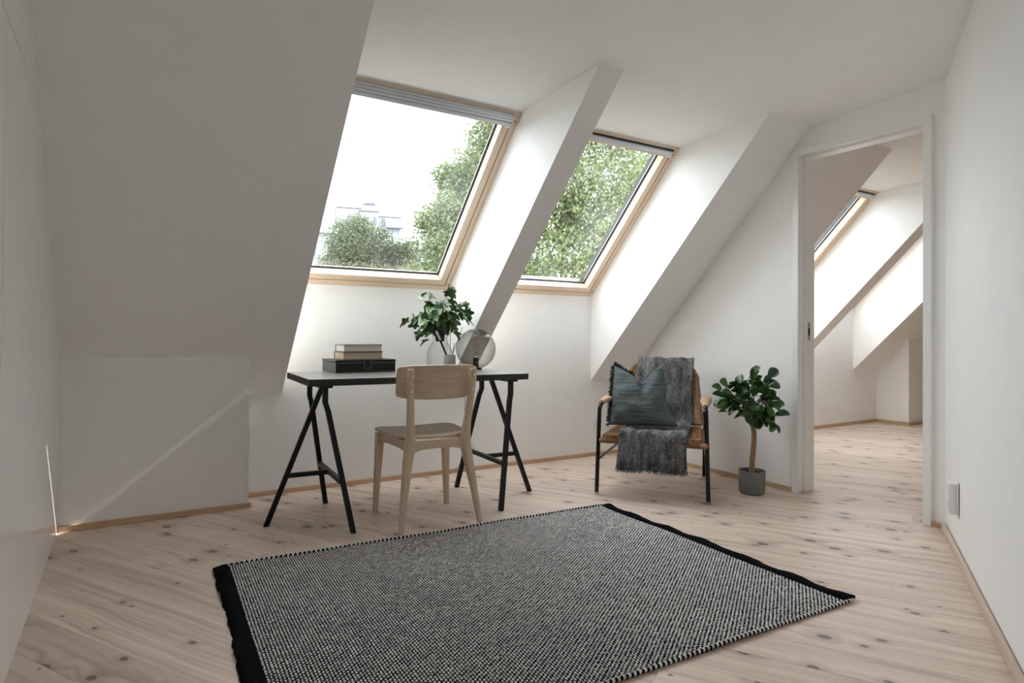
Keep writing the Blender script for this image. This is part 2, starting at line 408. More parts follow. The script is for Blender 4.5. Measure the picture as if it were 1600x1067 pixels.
# wall with the doorway
DYL, DYR, DZ = 2.4239, 1.6356, 2.1081
struct(gable('wall_door', XD, XD+WT, DYL-.02, YE+.02, 2.4), 'white gable wall between plant and doorway')
mb = MB(); mb.box((XD, DYR+.02, DZ-.02), (XD+WT, DYL-.02, 2.4)); struct(mb.build('wall_door', M['wall'], smooth=False), 'white wall above the doorway')
mb = MB(); mb.box((XD, YR-.03, -.01), (XD+WT, DYR+.02, 2.4)); struct(mb.build('wall_door', M['wall'], smooth=False), 'narrow white wall strip beside the doorway')
mb = MB(); mb.box((XD+.03, YSOUTH, -.01), (XD+WT, YR, 2.75)); struct(mb.build('wall_far', M['wall'], smooth=False), 'white side wall of the next room')
struct(gable('wall_far', XEND, XEND+.12, YSOUTH, YE+.1, 2.75), 'white end wall of the next room')
mb = MB(); mb.box((XL-.1, YSOUTH-.12, -.01), (XEND+.1, YSOUTH, 2.75)); struct(mb.build('wall_back', M['wall'], smooth=False), 'white rear wall')
# door frame
door = struct_empty('door_1', (XD, 0, 0), label='open doorway with white lacquered frame and casing')
cw, ct = .040, .018
def dbox(nm, lo, hi, mat=M['lacquer'], bevel=.003, parent=door):
    q = MB(); q.box(lo, hi); return q.build(nm, mat, parent, bevel=bevel)
dbox('casing', (-ct, DYL-cw, 0), (0.004, DYL, DZ)); dbox('casing', (-ct, DYR, 0), (0.004, DYR+cw, DZ)); dbox('casing', (-ct, DYR+cw, DZ-cw), (0.004, DYL-cw, DZ))
dbox('casing', (WT-.004, DYL-cw, 0), (WT+ct, DYL, DZ)); dbox('casing', (WT-.004, DYR, 0), (WT+ct, DYR+cw, DZ)); dbox('casing', (WT-.004, DYR+cw, DZ-cw), (WT+ct, DYL-cw, DZ))
ji = .030
dbox('jamb', (0.002, DYL-ji, 0), (WT-.002, DYL-.012, DZ-.012)); dbox('jamb_stop', (.045, DYL-ji-.016, 0), (WT-.002, DYL-ji+.002, DZ-ji-.014))
dbox('jamb', (0.002, DYR+.012, 0), (WT-.002, DYR+ji, DZ-.012)); dbox('jamb_stop', (.045, DYR+ji-.002, 0), (WT-.002, DYR+ji+.016, DZ-ji-.014))
dbox('head_jamb', (0.002, DYR+ji, DZ-ji), (WT-.002, DYL-ji, DZ-.012)); dbox('head_stop', (.045, DYR+ji, DZ-ji-.016), (WT-.002, DYL-ji, DZ-ji+.002))
sp_ = dbox('strike_plate', (.070, DYL-ji-.0175, .935), (.094, DYL-ji-.0155, 1.045), M['steel'], .001)
dbox('strike_slot', (.076, DYL-ji-.0185, .965), (.089, DYL-ji-.017, 1.01), M['black_plastic'], 0, sp_)
# skirting boards
def skirt(name, a, b, lab, hgt=.028, th=.014, mat='skirting', side=1):
    a, b = Vector((*a, 0)), Vector((*b, 0)); d = b-a; L = d.length; mb = MB(); mb.box((0, 0, 0), (L, th*side, hgt) if side > 0 else (L, 0, hgt))
    if side < 0: mb = MB(); mb.box((0, -th, 0), (L, 0, hgt))
    o = mb.build(name, M[mat], None, bevel=.002, loc=a, rot=(0, 0, math.atan2(d.y, d.x))); return struct(o, lab)
skirt('baseboard_window', (XB, YE), (XD, YE), 'thin oak skirting along the eave wall', side=-1)
skirt('baseboard_knee', (XL+.002, YB), (XB+.013, YB), 'thin oak skirting along the knee wall', side=-1)
skirt('baseboard_door', (XD, YE-.014), (XD, DYL+.002), 'thin oak skirting behind the potted tree', side=-1)
skirt('baseboard_door', (XD, DYR-.002), (XD, YR), 'short oak skirting piece beside the doorway', side=-1)
C0 = Vector((XD-.012, YR-.003)); RD2 = Vector((RD.x, RD.y)); 
jn = 1.545
skirt('baseboard_right', C0, C0+RD2*jn, 'oak skirting along the long wall, far length', hgt=.036, th=.016, mat='pale_skirting', side=-1)
skirt('baseboard_right', C0+RD2*(jn+.0025), C0+RD2*4.0, 'oak skirting along the long wall, near length', hgt=.036, th=.016, mat='pale_skirting', side=-1)
skirt('baseboard_far', (XD+WT, YE), (XB2, YE), 'oak skirting along the next room eave wall', side=-1, hgt=.034)
skirt('baseboard_far', (XB2, YE), (XB2, YB2-.014), 'oak skirting on the next room knee wall side', side=-1, hgt=.034)
skirt('baseboard_far', (XB2, YB2), (XEND, YB2), 'oak skirting on the next room knee wall front', side=-1, hgt=.034)

# ------------------------------------------------------------------ roof windows
WA = math.atan2(.9535, -.9303); WL = math.hypot(.9303, .9535)
def ring(mb, x0, y0, x1, y1, wd, z0, z1):
    mb.box((x0, y0, z0), (x1, y0+wd, z1)); mb.box((x0, y1-wd, z0), (x1, y1, z1)); mb.box((x0, y0+wd, z0), (x0+wd, y1-wd, z1)); mb.box((x1-wd, y0+wd, z0), (x1, y1-wd, z1))
def roof_window(n, xa, xb, label, wide_blind):
    W = xb-xa; r = struct_empty('window_%d' % n, (xa, YE, ZS), (WA, 0, 0), label)
    def b(nm, lo, hi, mat, bevel=.002, parent=r):
        q = MB(); q.box(lo, hi); return q.build(nm, mat, parent, bevel=bevel)
    fw = .036
    b('frame_rail', (0, 0, -.086), (W, fw, 0), M['pine']); b('frame_rail', (0, WL-fw, -.086), (W, WL, 0), M['pine'])
    fr = b('frame_stile', (W-fw, fw, -.086), (W, WL-fw, 0), M['pine_v']); b('frame_stile', (0, fw, -.086), (fw, WL-fw, 0), M['pine_v'])
    s0, sw = fw+.005, .044; zt, zb = -.004, -.064
    b('sash_rail', (s0, s0, -.085), (W-s0, s0+sw, zt), M['pine']); b('sash_rail', (s0, WL-s0-sw, -.085), (W-s0, WL-s0, zt), M['pine'])
    b('sash_stile', (W-s0-sw, s0+sw, -.085), (W-s0, WL-s0-sw, zt), M['pine_v']); b('sash_stile', (s0, s0+sw, -.085), (s0+sw, WL-s0-sw, zt), M['pine_v'])
    i = s0+sw
    q = MB(); ring(q, i-.001, i-.001, W-i+.001, WL-i+.001, .006, -.0655, -.058); ring(q, i, i, W-i, WL-i, .005, -.083, -.071); q.build('gasket', M['gasket'], r, smooth=False)
    q = MB(); ring(q, i+.005, i+.005, W-i-.005, WL-i-.005, .007, -.0705, -.0660); q.build('spacer', M['alu'], r, smooth=False)
    p = MB(); p.box((i-.002, i-.002, -.070), (W-i+.002, WL-i+.002, -.066)); p.build('pane', M['pane'], r, smooth=False)
    # unseen outer cover against stray daylight; made deeper on later windows to block sun
    q = MB(); ring(q, -.02, -.02, W+.02, WL+.02, .103, -.0885 if n == 1 else -.118, -.0865); q.build('light_stop_cladding', M['gasket'], r, smooth=False)
    # blind
    if wide_blind:
        c = b('blind_cassette', (fw+.004, WL-.060, -.004), (W-fw-.006, WL-.016, .026), M['alu'], .004)
        for k in range(2): b('groove', (fw+.004, WL-.026-.017*k, .0245), (W-fw-.008, WL-.0245-.017*k, .0268), M['gasket'], 0, c)
        d = b('blind_rail', (fw+.004, WL-.088, -.004), (W-fw-.006, WL-.062, .024), M['alu'], .006)
    else:
        c = b('blind_rail', (fw+.004, WL-.066, -.004), (W-fw-.006, WL-.034, .020), M['alu'], .006)
        d = c
        b('gap_shade_strip', (fw, WL-.033, -.004), (W-fw, WL-.022, .003), M['gasket'], 0)  # solid dark strip that paints the shade in the gap above the blind
    b('end_cap', (W-fw-.034, WL-.100 if wide_blind else WL-.078, -.003), (W-fw-.008, WL-.070 if wide_blind else WL-.05, .018), M['white_plastic'], .004, d)
    for y in (.052, WL-.060):
        q = MB(); q.lathe([(.0048, 0), (.0048, .0012)], n=14); q.build('plug', M['black_plastic'], fr, smooth=False, loc=(W-fw/2, y, -.0004))
    # daylight portal of the opening
    ld = bpy.data.lights.new('window_portal', 'AREA'); ld.shape = 'RECTANGLE'; ld.size = W-.12; ld.size_y = WL-.12; ld.cycles.is_portal = True
    lo = bpy.data.objects.new('window_portal', ld); COL.objects.link(lo); lo.parent = r; lo.location = (W/2, WL/2, -.13); lo.rotation_euler = (math.pi, 0, 0)
    return r
roof_window(1, X1L, X1R, 'pine roof window above the desk with a rolled-up grey blind', True)
roof_window(2, X2L, X2R, 'pine roof window filled by tree foliage beside the cane armchair', False)
roof_window(3, X3L, X3R, 'pine roof window glimpsed through the doorway', False)
roof_window(4, X4L, X4R, 'pine roof window behind the rafter in the next room', False)


# ------------------------------------------------------------------ desk on two trestles
def bar(mb, a, b, w=.022, h=None, up=(0,0,1)):      # square bar between two points
    a, b = Vector(a), Vector(b); t = (b-a).normalized(); u = Vector(up)
    if abs(t.dot(u)) > .95: u = Vector((0, 1, 0))
    s = t.cross(u).normalized(); u = s.cross(t).normalized(); h = h or w
    c = [(-w/2, -h/2), (w/2, -h/2), (w/2, h/2), (-w/2, h/2)]
    return mb.prism([tuple(a+s*x+u*y) for x, y in c], [tuple(b+s*x+u*y) for x, y in c])
def sq_path(mb, pts, w):                            # square leg along points, horizontal sections
    rs = []
    for p in pts: rs.append([(p[0]-w/2, p[1]-w/2, p[2]), (p[0]+w/2, p[1]-w/2, p[2]), (p[0]+w/2, p[1]+w/2, p[2]), (p[0]-w/2, p[1]+w/2, p[2])])
    return mb.loft(rs)
DESKZ = .739; DRZ = R(-2.2)
desk = thing('desk', 'black desk with a flat top on two angled metal trestles', 'desk', (1.342, 3.318, 0), DRZ)
mb = MB(); mb.box((-.602, -.30, DESKZ-.034), (.602, .30, DESKZ)); mb.m = [0, 1, 0, 0, 0, 0]; mb.build('tabletop', [M['desk_edge'], M['desk']], desk, bevel=.0015)
def trestle(x, s):      # s = -1: straight leg leans towards -x
    t = bpy.data.objects.new('trestle', None); COL.objects.link(t); t.parent = desk; t.location = (x, -.045, 0); t.empty_display_size = .1
    zt = DESKZ-.034
    def leg(pts):
        q = MB(); sq_path(q, pts, .025); q.build('leg', M['black_metal'], t, bevel=.002)
    for y in (-.185, .185):
        e = .295 if y > 0 else -.295
        leg([(-s*.0, y, zt-.012), (-s*.0, y, zt-.085), (-s*.012, y*1.05, zt-.125), (-s*.115, e, 0)])
    leg([(-s*.03, 0, zt-.012), (s*.24, 0, 0)])
    q = MB(); q.box((-.03, -.215, zt-.014), (.03, .215, zt)); q.build('top_bar', M['black_metal'], t, bevel=.001)
    f = .27; ym = .185*1.05+(.295-.185*1.05)*(1-f/(zt-.125)); xm = -s*(.012+(.115-.012)*(1-f/(zt-.125)))
    f0 = f-.06
    q = MB(); bar(q, (xm, -ym, f0+.03), (xm, ym, f0+.03), .022, .022); q.build('crossbar', M['black_metal'], t, bevel=.001)
    zz = f0+.03; xs = s*.24+(-s*.03-s*.24)*(zz/(zt-.012))
    q = MB(); bar(q, (xm, 0, zz), (xs, 0, zz), .022, .022); q.build('crossbar', M['black_metal'], t, bevel=.001)
trestle(-.511, -1); trestle(.525, 1)

# ------------------------------------------------------------------ wooden chair
def desk_chair():
    c = thing('desk_chair', 'pale ash wooden chair with curved backrest drawn up to the desk', 'chair', (1.329, 3.036, 0), R(-3.3))
    for s in (-1, 1):
        q = MB(); q.loft_h([(s*.207, -.226, 0, .026, .028), (s*.186, -.200, .16, .034, .036), (s*.160, -.172, .33, .047, .054), (s*.148, -.166, .40, .052, .064), (s*.146, -.166, .455, .046, .060), (s*.150, -.180, .52, .036, .044), (s*.158, -.203, .64, .034, .034), (s*.164, -.222, .783, .032, .026), (s*.164, -.223, .790, .024, .018)], 20, 3)
        L = q.build('leg', M['birch'], c, ang=60)
        for z in (.682, .757):
            y = -.207-(z-.66)*.17-.017
            b = MB(); b.tube([(s*.161, y+.006, z), (s*.161, y-.0025, z)], .0062, 14); b.tube([(s*.161, y-.0024, z), (s*.161, y-.0034, z)], .0028, 6)
            b.build('bolt', M['steel'], L)
        q = MB(); q.loft_h([(s*.205, .222, 0, .026, .026), (s*.195, .216, .22, .036, .034), (s*.187, .208, .428, .048, .042)], 20, 5)
        q.build('leg', M['birch'], c, ang=60)
    # apron rails
    def rail(a, b, h0, h1, th=.02, arch=0):
        a, b = Vector((*a, 0)), Vector((*b, 0)); n = 14; d = (b-a); nr = Vector((-d.y, d.x, 0)).normalized()*th/2; rs = []
        for i in range(n+1):
            f = i/n; p = a+d*f; zb = h0+arch*(1-(2*f-1)**4)
            rs.append([tuple(p-nr+Vector((0,0,zb))), tuple(p+nr+Vector((0,0,zb))), tuple(p+nr+Vector((0,0,h1))), tuple(p-nr+Vector((0,0,h1)))])
        q = MB(); q.loft(rs); q.build('apron_rail', M['birch_x'], c, bevel=.001)
    rail((-.15, -.165), (.15, -.165), .365, .436, .022, .028); rail((-.187, .21), (.187, .21), .385, .436)
    for s in (-1, 1): rail((s*.150, -.155), (s*.187, .205), .368, .436, .02, .022)
    # seat: rounded trapezoid, gently dished
    def seat_pt(u, v, z):
        hw = .190+.040*(v+1)/2
        k = (1-.5*u*u*.18)
        return (u*hw, -.150+(v+1)/2*.415, z)
    n = 28; top = []; N = []
    for i in range(n+1):
        a = []; nn = []
        for j in range(n+1):
            u, v = -1+2*i/n, -1+2*j/n
            # square to rounded square
            r = max(abs(u), abs(v)); l = (abs(u)**5+abs(v)**5)**(1/5) or 1
            uu, vv = u*(r/l if r else 1), v*(r/l if r else 1)
            z = .447+.010*(uu*uu)-.008*math.cos(vv*1.5)*(1-uu*uu)+(.004 if vv < -.7 else 0)
            x, y, _ = seat_pt(uu, vv, 0); a.append((x, y, z)); nn.append((0, 0, -1))
        top.append(a); N.append(nn)
    q = MB(); q.sheet(top, N, .013); q.build('seat', M['birch_x'], c, ang=50)
    # backrest: bent panel in front of the uprights
    P = []; N = []
    for i in range(33):
        u = -1+2*i/32; a = []; nn = []
        for j in range(17):
            v = -1+2*j/16
            r = max(abs(u), abs(v)); l = (abs(u*1.0)**7+abs(v)**7)**(1/7) or 1; k = r/l if r else 1
            uu, vv = u*(1-(1-k)*.45), v*k
            x = uu*.214; z = .724+vv*.079-(.012*(1-uu*uu) if vv < 0 else 0)*(-vv)+.003*(1-uu*uu)
            y = -.188-(z-.66)*.17+.055*(uu*uu)-.004; a.append((x, y, z)); nn.append(Vector((-.51*uu, 1, .17)).normalized())
        P.append(a); N.append(nn)
    q = MB(); q.sheet(P, N, .012); q.build('backrest', M['birch_x'], c, ang=50)
desk_chair()

# ------------------------------------------------------------------ things on the desk
leather = plain('black_leather', (.004, .004, .0045), .36, .2, 220, .15, dist=.0006, spec=.3)
stitch = plain('pale_stitching', (.45, .45, .45), .7, .1, 90)
def storage_box():
    b = thing('storage_box', 'flat black leather box with a rounded strap closure under two books', 'box', (.961, 3.42, DESKZ), R(2.0))
    L, D, H = .345, .245, .072
    q = MB(); q.box((0, 0, 0), (L, D, H-.014)); q.build('body', leather, b, bevel=.002)
    q = MB(); q.box((-.002, -.002, H-.0135), (L+.002, D+.002, H)); q.build('lid', leather, b, bevel=.002)
    q = MB(); pts = [(.157, 0), (.157, -.030), (.160, -.040), (.168, -.047), (.178, -.050), (.188, -.047), (.196, -.040), (.199, -.030), (.199, 0)]
    q.prism([(x, -.0025, H-.003+z) for x, z in pts], [(x, -.0055, H-.003+z) for x, z in pts]); st = q.build('strap', leather, b, smooth=False)
    q = MB(); q.tube([(.178+(x-.178)*.92, -.0058, H-.003+z*.95) for x, z in pts], .0007, 5); q.build('stitching', stitch, st)
    q = MB()
    for y0 in (-.0026,):
        q.tube([(.003, y0, H-.016), (L-.003, y0, H-.016)], .0006, 5); q.tube([(.003, -.0005, .004), (L-.003, -.0005, .004)], .0006, 5)
    q.tube([(-.0005, .003, .004), (-.0005, D-.003, .004)], .0006, 5)
    q.build('stitching', stitch, b)
storage_box()
def book(name_label, loc, rz, L, D, T, cover, pages):
    b = thing('book', name_label, 'book', loc, rz, 'books on the black box')
    ct = .0028
    q = MB(); q.box((0, 0, 0), (L, D, ct)); q.build('cover', cover, b, bevel=.0008)
    q = MB(); q.box((0, 0, T-ct), (L, D, T)); q.build('cover', cover, b, bevel=.0008)
    q = MB(); q.box((0, D-ct, ct), (L, D, T-ct)); q.build('spine', cover, b, bevel=.0005)
    t = NT('book_pages'); f = t.noise(t.coord('Object', (4, 4, 900)), 1, 2); t.set(color=t.ramp(f, [(.3, tuple(x*.82 for x in pages)), (.7, pages)]), rough=.8)
    q = MB(); q.box((.004, .004, ct), (L-.004, D-ct, T-ct)); q.build('page_block', t.mat, b, smooth=False)
cov1 = plain('dark_navy_cover', (.03, .032, .045), .45, .1, 60); cov2 = plain('plum_grey_cover', (.10, .075, .09), .45, .1, 60)
book('thick hardback with tan page edges, lower of the two on the black box', (1.012, 3.462, DESKZ+.072), R(1.5), .232, .165, .043, cov1, (.66, .54, .42))
book('hardback with creamy white page edges, lying on top of the other book', (1.016, 3.466, DESKZ+.115), R(.6), .224, .158, .041, cov2, (.74, .72, .66))

def globe_lamp():
    l = thing('globe_lamp', 'round smoked glass table lamp with a clear filament bulb', 'lamp', (1.838, 3.455, DESKZ))
    r = .124; zc = .005+r*.985
    q = MB(); prof = []
    for i in range(41):
        a = -math.pi/2+.33+(math.pi-.33-.02)*i/40; prof.append((r*math.cos(a), zc+r*math.sin(a)))
    q.shell(prof+[(.0005, zc+r)], n=56); q.build('shade', M['smoke_glass'], l, ang=180)
    q = MB(); q.lathe([(.036, 0), (.038, .003), (.038, .009), (.030, .012), (.012, .013)], n=36); q.build('base', M['black_plastic'], l)
    s = MB(); s.lathe([(.012, .010), (.0175, .013), (.0175, .066), (.014, .070)], n=28); so_ = s.build('socket', M['black_plastic'], l)
    d = MB(); d.tube([(-.002, -.0172, .043), (-.002, -.0195, .043)], .0042, 12); d.build('screw', M['steel'], so_)
    bz = .068
    q = MB(); q.shell([(.0125, bz), (.0135, bz+.012), (.018, bz+.026), (.026, bz+.042), (.0300, bz+.056), (.0285, bz+.069), (.021, bz+.081), (.010, bz+.0875), (.0005, bz+.089)], n=36); bu = q.build('bulb', M['clear_glass'], l, ang=180)
    q = MB(); q.lathe([(.0125, bz-.004), (.0127, bz+.010), (.009, bz+.014)], n=24); q.build('bulb_cap', M['steel'], bu)
    fil = plain('bulb_filament', (.62, .36, .18), .4, .1, 90)
    q = MB()
    for k in range(4):
        a = k*math.pi/2; q.tube([(.004*math.cos(a), .004*math.sin(a), bz+.014), (.009*math.cos(a+.4), .009*math.sin(a+.4), bz+.038), (.005*math.cos(a+.9), .005*math.sin(a+.9), bz+.066)], .0012, 6)
    q.build('filament', fil, bu)
    # flex: over the back edge of the desk and down with a few curls
    cm = plain('clear_flex', (.22, .22, .23), .3, .1, 60)
    pts = [(.0, .036, .005), (.01, .08, .003), (.02, .12, .003), (.022, .162, .003), (.022, .178, -.004), (.022, .182, -.03), (.020, .180, -.2), (.018, .178, -.30), (.034, .178, -.335), (.040, .176, -.36), (.012, .178, -.40), (.004, .18, -.44), (.030, .18, -.465), (.026, .178, -.50), (.055, .178, -.50), (.082, .180, -.50), (.088, .182, -.535), (.06, .19, -.575), (.02, .22, -.62), (.0, .30, -.69), (.01, .42, -.7365)]
    q = MB(); q.tube(spline(pts, 6), .0017, 6); q.build('flex', cm, l)
globe_lamp()

def vase_and_ivy():
    vx, vy = 1.615, 3.50
    v = thing('glass_carafe', 'clear glass carafe with a flared neck and black stopper holding ivy', 'vase', (vx, vy, DESKZ))
    q = MB(); q.shell([(.0005, .002), (.070, .002), (.078, .008), (.080, .03), (.0795, .085), (.076, .115), (.064, .142), (.049, .165), (.043, .182), (.047, .205), (.058, .232), (.064, .252), (.063, .268), (.058, .279)], n=48); q.build('body', M['clear_glass'], v, ang=180)
    q = MB(); q.lathe([(.024, .172), (.026, .176), (.034, .252), (.0335, .256), (.006, .256)], n=32); q.build('stopper', M['black_plastic'], v)
    iv = thing('ivy_sprig', 'bunch of green ivy leaves spilling from the glass carafe', 'plant', (vx, vy, DESKZ+.257))
    def leafmat(nm, a, b, rough=.35):
        t = NT(nm); rnd = t.n('ShaderNodeObjectInfo').outputs['Random']; f = t.noise(t.coord(), 60, 2)
        c = t.mix(rnd, (*a, 1), (*b, 1)); c = t.mix(t.math('MULTIPLY', f, .35), c, (a[0]*1.8, a[1]*1.6, a[2]*1.6, 1))
        t.set(color=c, rough=rough); return t.mat
    lm = leafmat('ivy_leaf_green', (.030, .085, .034), (.150, .27, .060)); stm = plain('ivy_stem', (.10, .12, .05), .6, .2, 80)
    meshes = []
    for k in range(4):
        rr = random.Random(k); q = MB(); n = 26; ring_ = []
        for i in range(n):
            a = 2*math.pi*i/n; lob = max(math.cos(a/1.0)*.0, 0)
            r = .55+.45*abs(math.cos(2.5*a))**1.3
            r *= (1.25 if math.cos(a) > .8 else 1.0) if True else 1
            if math.cos(a) < -.8: r *= .62
            ring_.append((r*math.cos(a)*.028+.012, r*math.sin(a)*.027))
        curl = rr.uniform(4, 9); fold = rr.uniform(3, 8)
        z = lambda x, y: -curl*(x-.01)**2*1.3+fold*abs(y)*.05-4*y*y
        vs_ = [(.012, 0, z(.012, 0))]; 
        for f in (.5, 1.0):
            for x, y in ring_:
                X, Y = .012+(x-.012)*f, y*f; vs_.append((X, Y, z(X, Y)+rr.uniform(-.0008, .0008)))
        fs = [(0, 1+i, 1+(i+1) % n) for i in range(n)]+[(1+i, 1+n+i, 1+n+(i+1) % n, 1+(i+1) % n) for i in range(n)]
        q.add(vs_, fs); q.tube([(-.012, 0, -.004), (.0, 0, 0), (.012, 0, .0006)], .0008, 4); meshes.append(q.mesh('leaf', lm, True, 60))
    stems = MB(); tips = []
    dirs = []
    for k in range(19):
        a = rng.uniform(0, 2*math.pi); sp = rng.uniform(.06, .19); hgt = rng.uniform(-.03, .16)
        if k == 0: a, sp, hgt = math.pi*.95, .20, .04
        if k == 1: a, sp, hgt = math.pi*-.05, .17, .09
        if k == 2: a, sp, hgt = .3, .07, .235
        if k == 3: a, sp, hgt = 2.6, .09, .19
        if k == 4: a, sp, hgt = 3.5, .13, -.075
        if k == 5: a, sp, hgt = -.7, .11, -.02
        p0 = Vector((rng.uniform(-.012, .012), rng.uniform(-.012, .012), -.004)); p3 = Vector((sp*math.cos(a), sp*math.sin(a)*.75, hgt))
        p1 = Vector((p3.x*.25, p3.y*.25, .07)); p2 = Vector((p3.x*.7, p3.y*.7, max(hgt, .02)+.05))
        pts = []
        for i in range(9):
            t = i/8; pts.append(p0*(1-t)**3+p1*3*t*(1-t)**2+p2*3*t*t*(1-t)+p3*t**3)
        stems.tube(pts, [.0016*(1-.5*i/8) for i in range(9)], 5)
        for i in range(2, 9): tips.append((pts[i], a))
    stems.build('stem', stm, iv)
    for i, (p, a) in enumerate(tips):
        o = link('leaf', meshes[i % 4], iv)
        o.location = p+Vector(rng.normal(0, .014, 3)); s = rng.uniform(1.0, 1.6)
        o.scale = (s, s, s); o.rotation_euler = (rng.normal(0, .6), rng.uniform(.1, 1.0), a+rng.normal(0, .9))
vase_and_ivy()

def brush_cup():
    cx, cy = 1.622, 3.375
    c = thing('pencil_cup', 'small round grey ribbed cup beside the glass carafe', 'cup', (cx, cy, DESKZ))
    t = NT('grey_ribbed_ceramic'); co = t.n('ShaderNodeTexCoord').outputs['Object']; sx = t.n('ShaderNodeSeparateXYZ'); t.l(co, sx.inputs[0])
    an = t.math('ARCTAN2', sx.outputs[1], sx.outputs[0]); wv = t.math('SINE', t.math('MULTIPLY', an, 46.0)); t.set(color=t.ramp(t.noise(co, 60), [(.3, (.36, .355, .34)), (.7, (.42, .415, .40))]), rough=.7); t.bump(wv, .4, .001)
    q = MB(); q.lathe([(.033, 0), (.0345, .003), (.0345, .092), (.0335, .0945), (.0315, .0945), (.0305, .092), (.0305, .006), (.0004, .006)], n=48); q.build('body', t.mat, c)
    blk = M['black_plastic']; br = plain('paintbrush_bristle', (.55, .53, .49), .8, .2, 200); wd = plain('brown_stick', (.20, .11, .075), .5, .15, 90); rd = plain('red_pencil', (.25, .02, .03), .4, .1, 90); sv = plain('grey_rod', (.30, .28, .30), .3, .1, 80)
    def stick(nm, lab, a, b, r, mat, cat='pencil'):
        a, b = Vector(a), Vector(b); q = MB(); L = (b-a).length; q.lathe([(r*.8, 0), (r, .003), (r, L-.006), (r*.5, L)], n=10)
        o = q.build(nm, mat, None, loc=(cx+a.x, cy+a.y, DESKZ+a.z)); o.rotation_mode = 'QUATERNION'; o.rotation_quaternion = (b-a).to_track_quat('Z', 'Y')
        return tag(o, lab, cat, 'brushes and sticks in the grey cup') , L
    bt = thing('paintbrush', 'black handled paintbrush with pale bristles leaning in the grey cup', 'paintbrush', (cx+.016, cy-.002, DESKZ+.012), 0, 'brushes and sticks in the grey cup')
    dv = Vector((-.107, 0, .225)); L = dv.length; bt.rotation_mode = 'QUATERNION'; bt.rotation_quaternion = dv.to_track_quat('Z', 'Y')
    q = MB(); q.lathe([(.003, 0), (.0048, .02), (.0058, .12), (.0062, L-.06)], n=14); q.build('handle', blk, bt)
    q = MB(); q.lathe([(.0064, L-.0602), (.0068, L-.035)], n=14); q.build('ferrule', M['steel'], bt)
    q = MB(); q.lathe([(.0066, L-.035), (.0075, L-.018), (.004, L-.001), (.0005, L)], n=14); q.build('bristles', br, bt)
    stick('stick', 'long thin brown stick leaning outward from the grey cup', (-.016, .006, .01), (.098, .03, .262), .0021, wd, 'stick')
    stick('stick', 'thin grey rod standing upright in the grey cup', (.004, .012, .01), (.012, .018, .275), .0019, sv, 'stick')
    stick('pencil', 'short dark red pencil in the grey cup', (-.008, -.012, .01), (.030, -.004, .165), .0024, rd)
brush_cup()

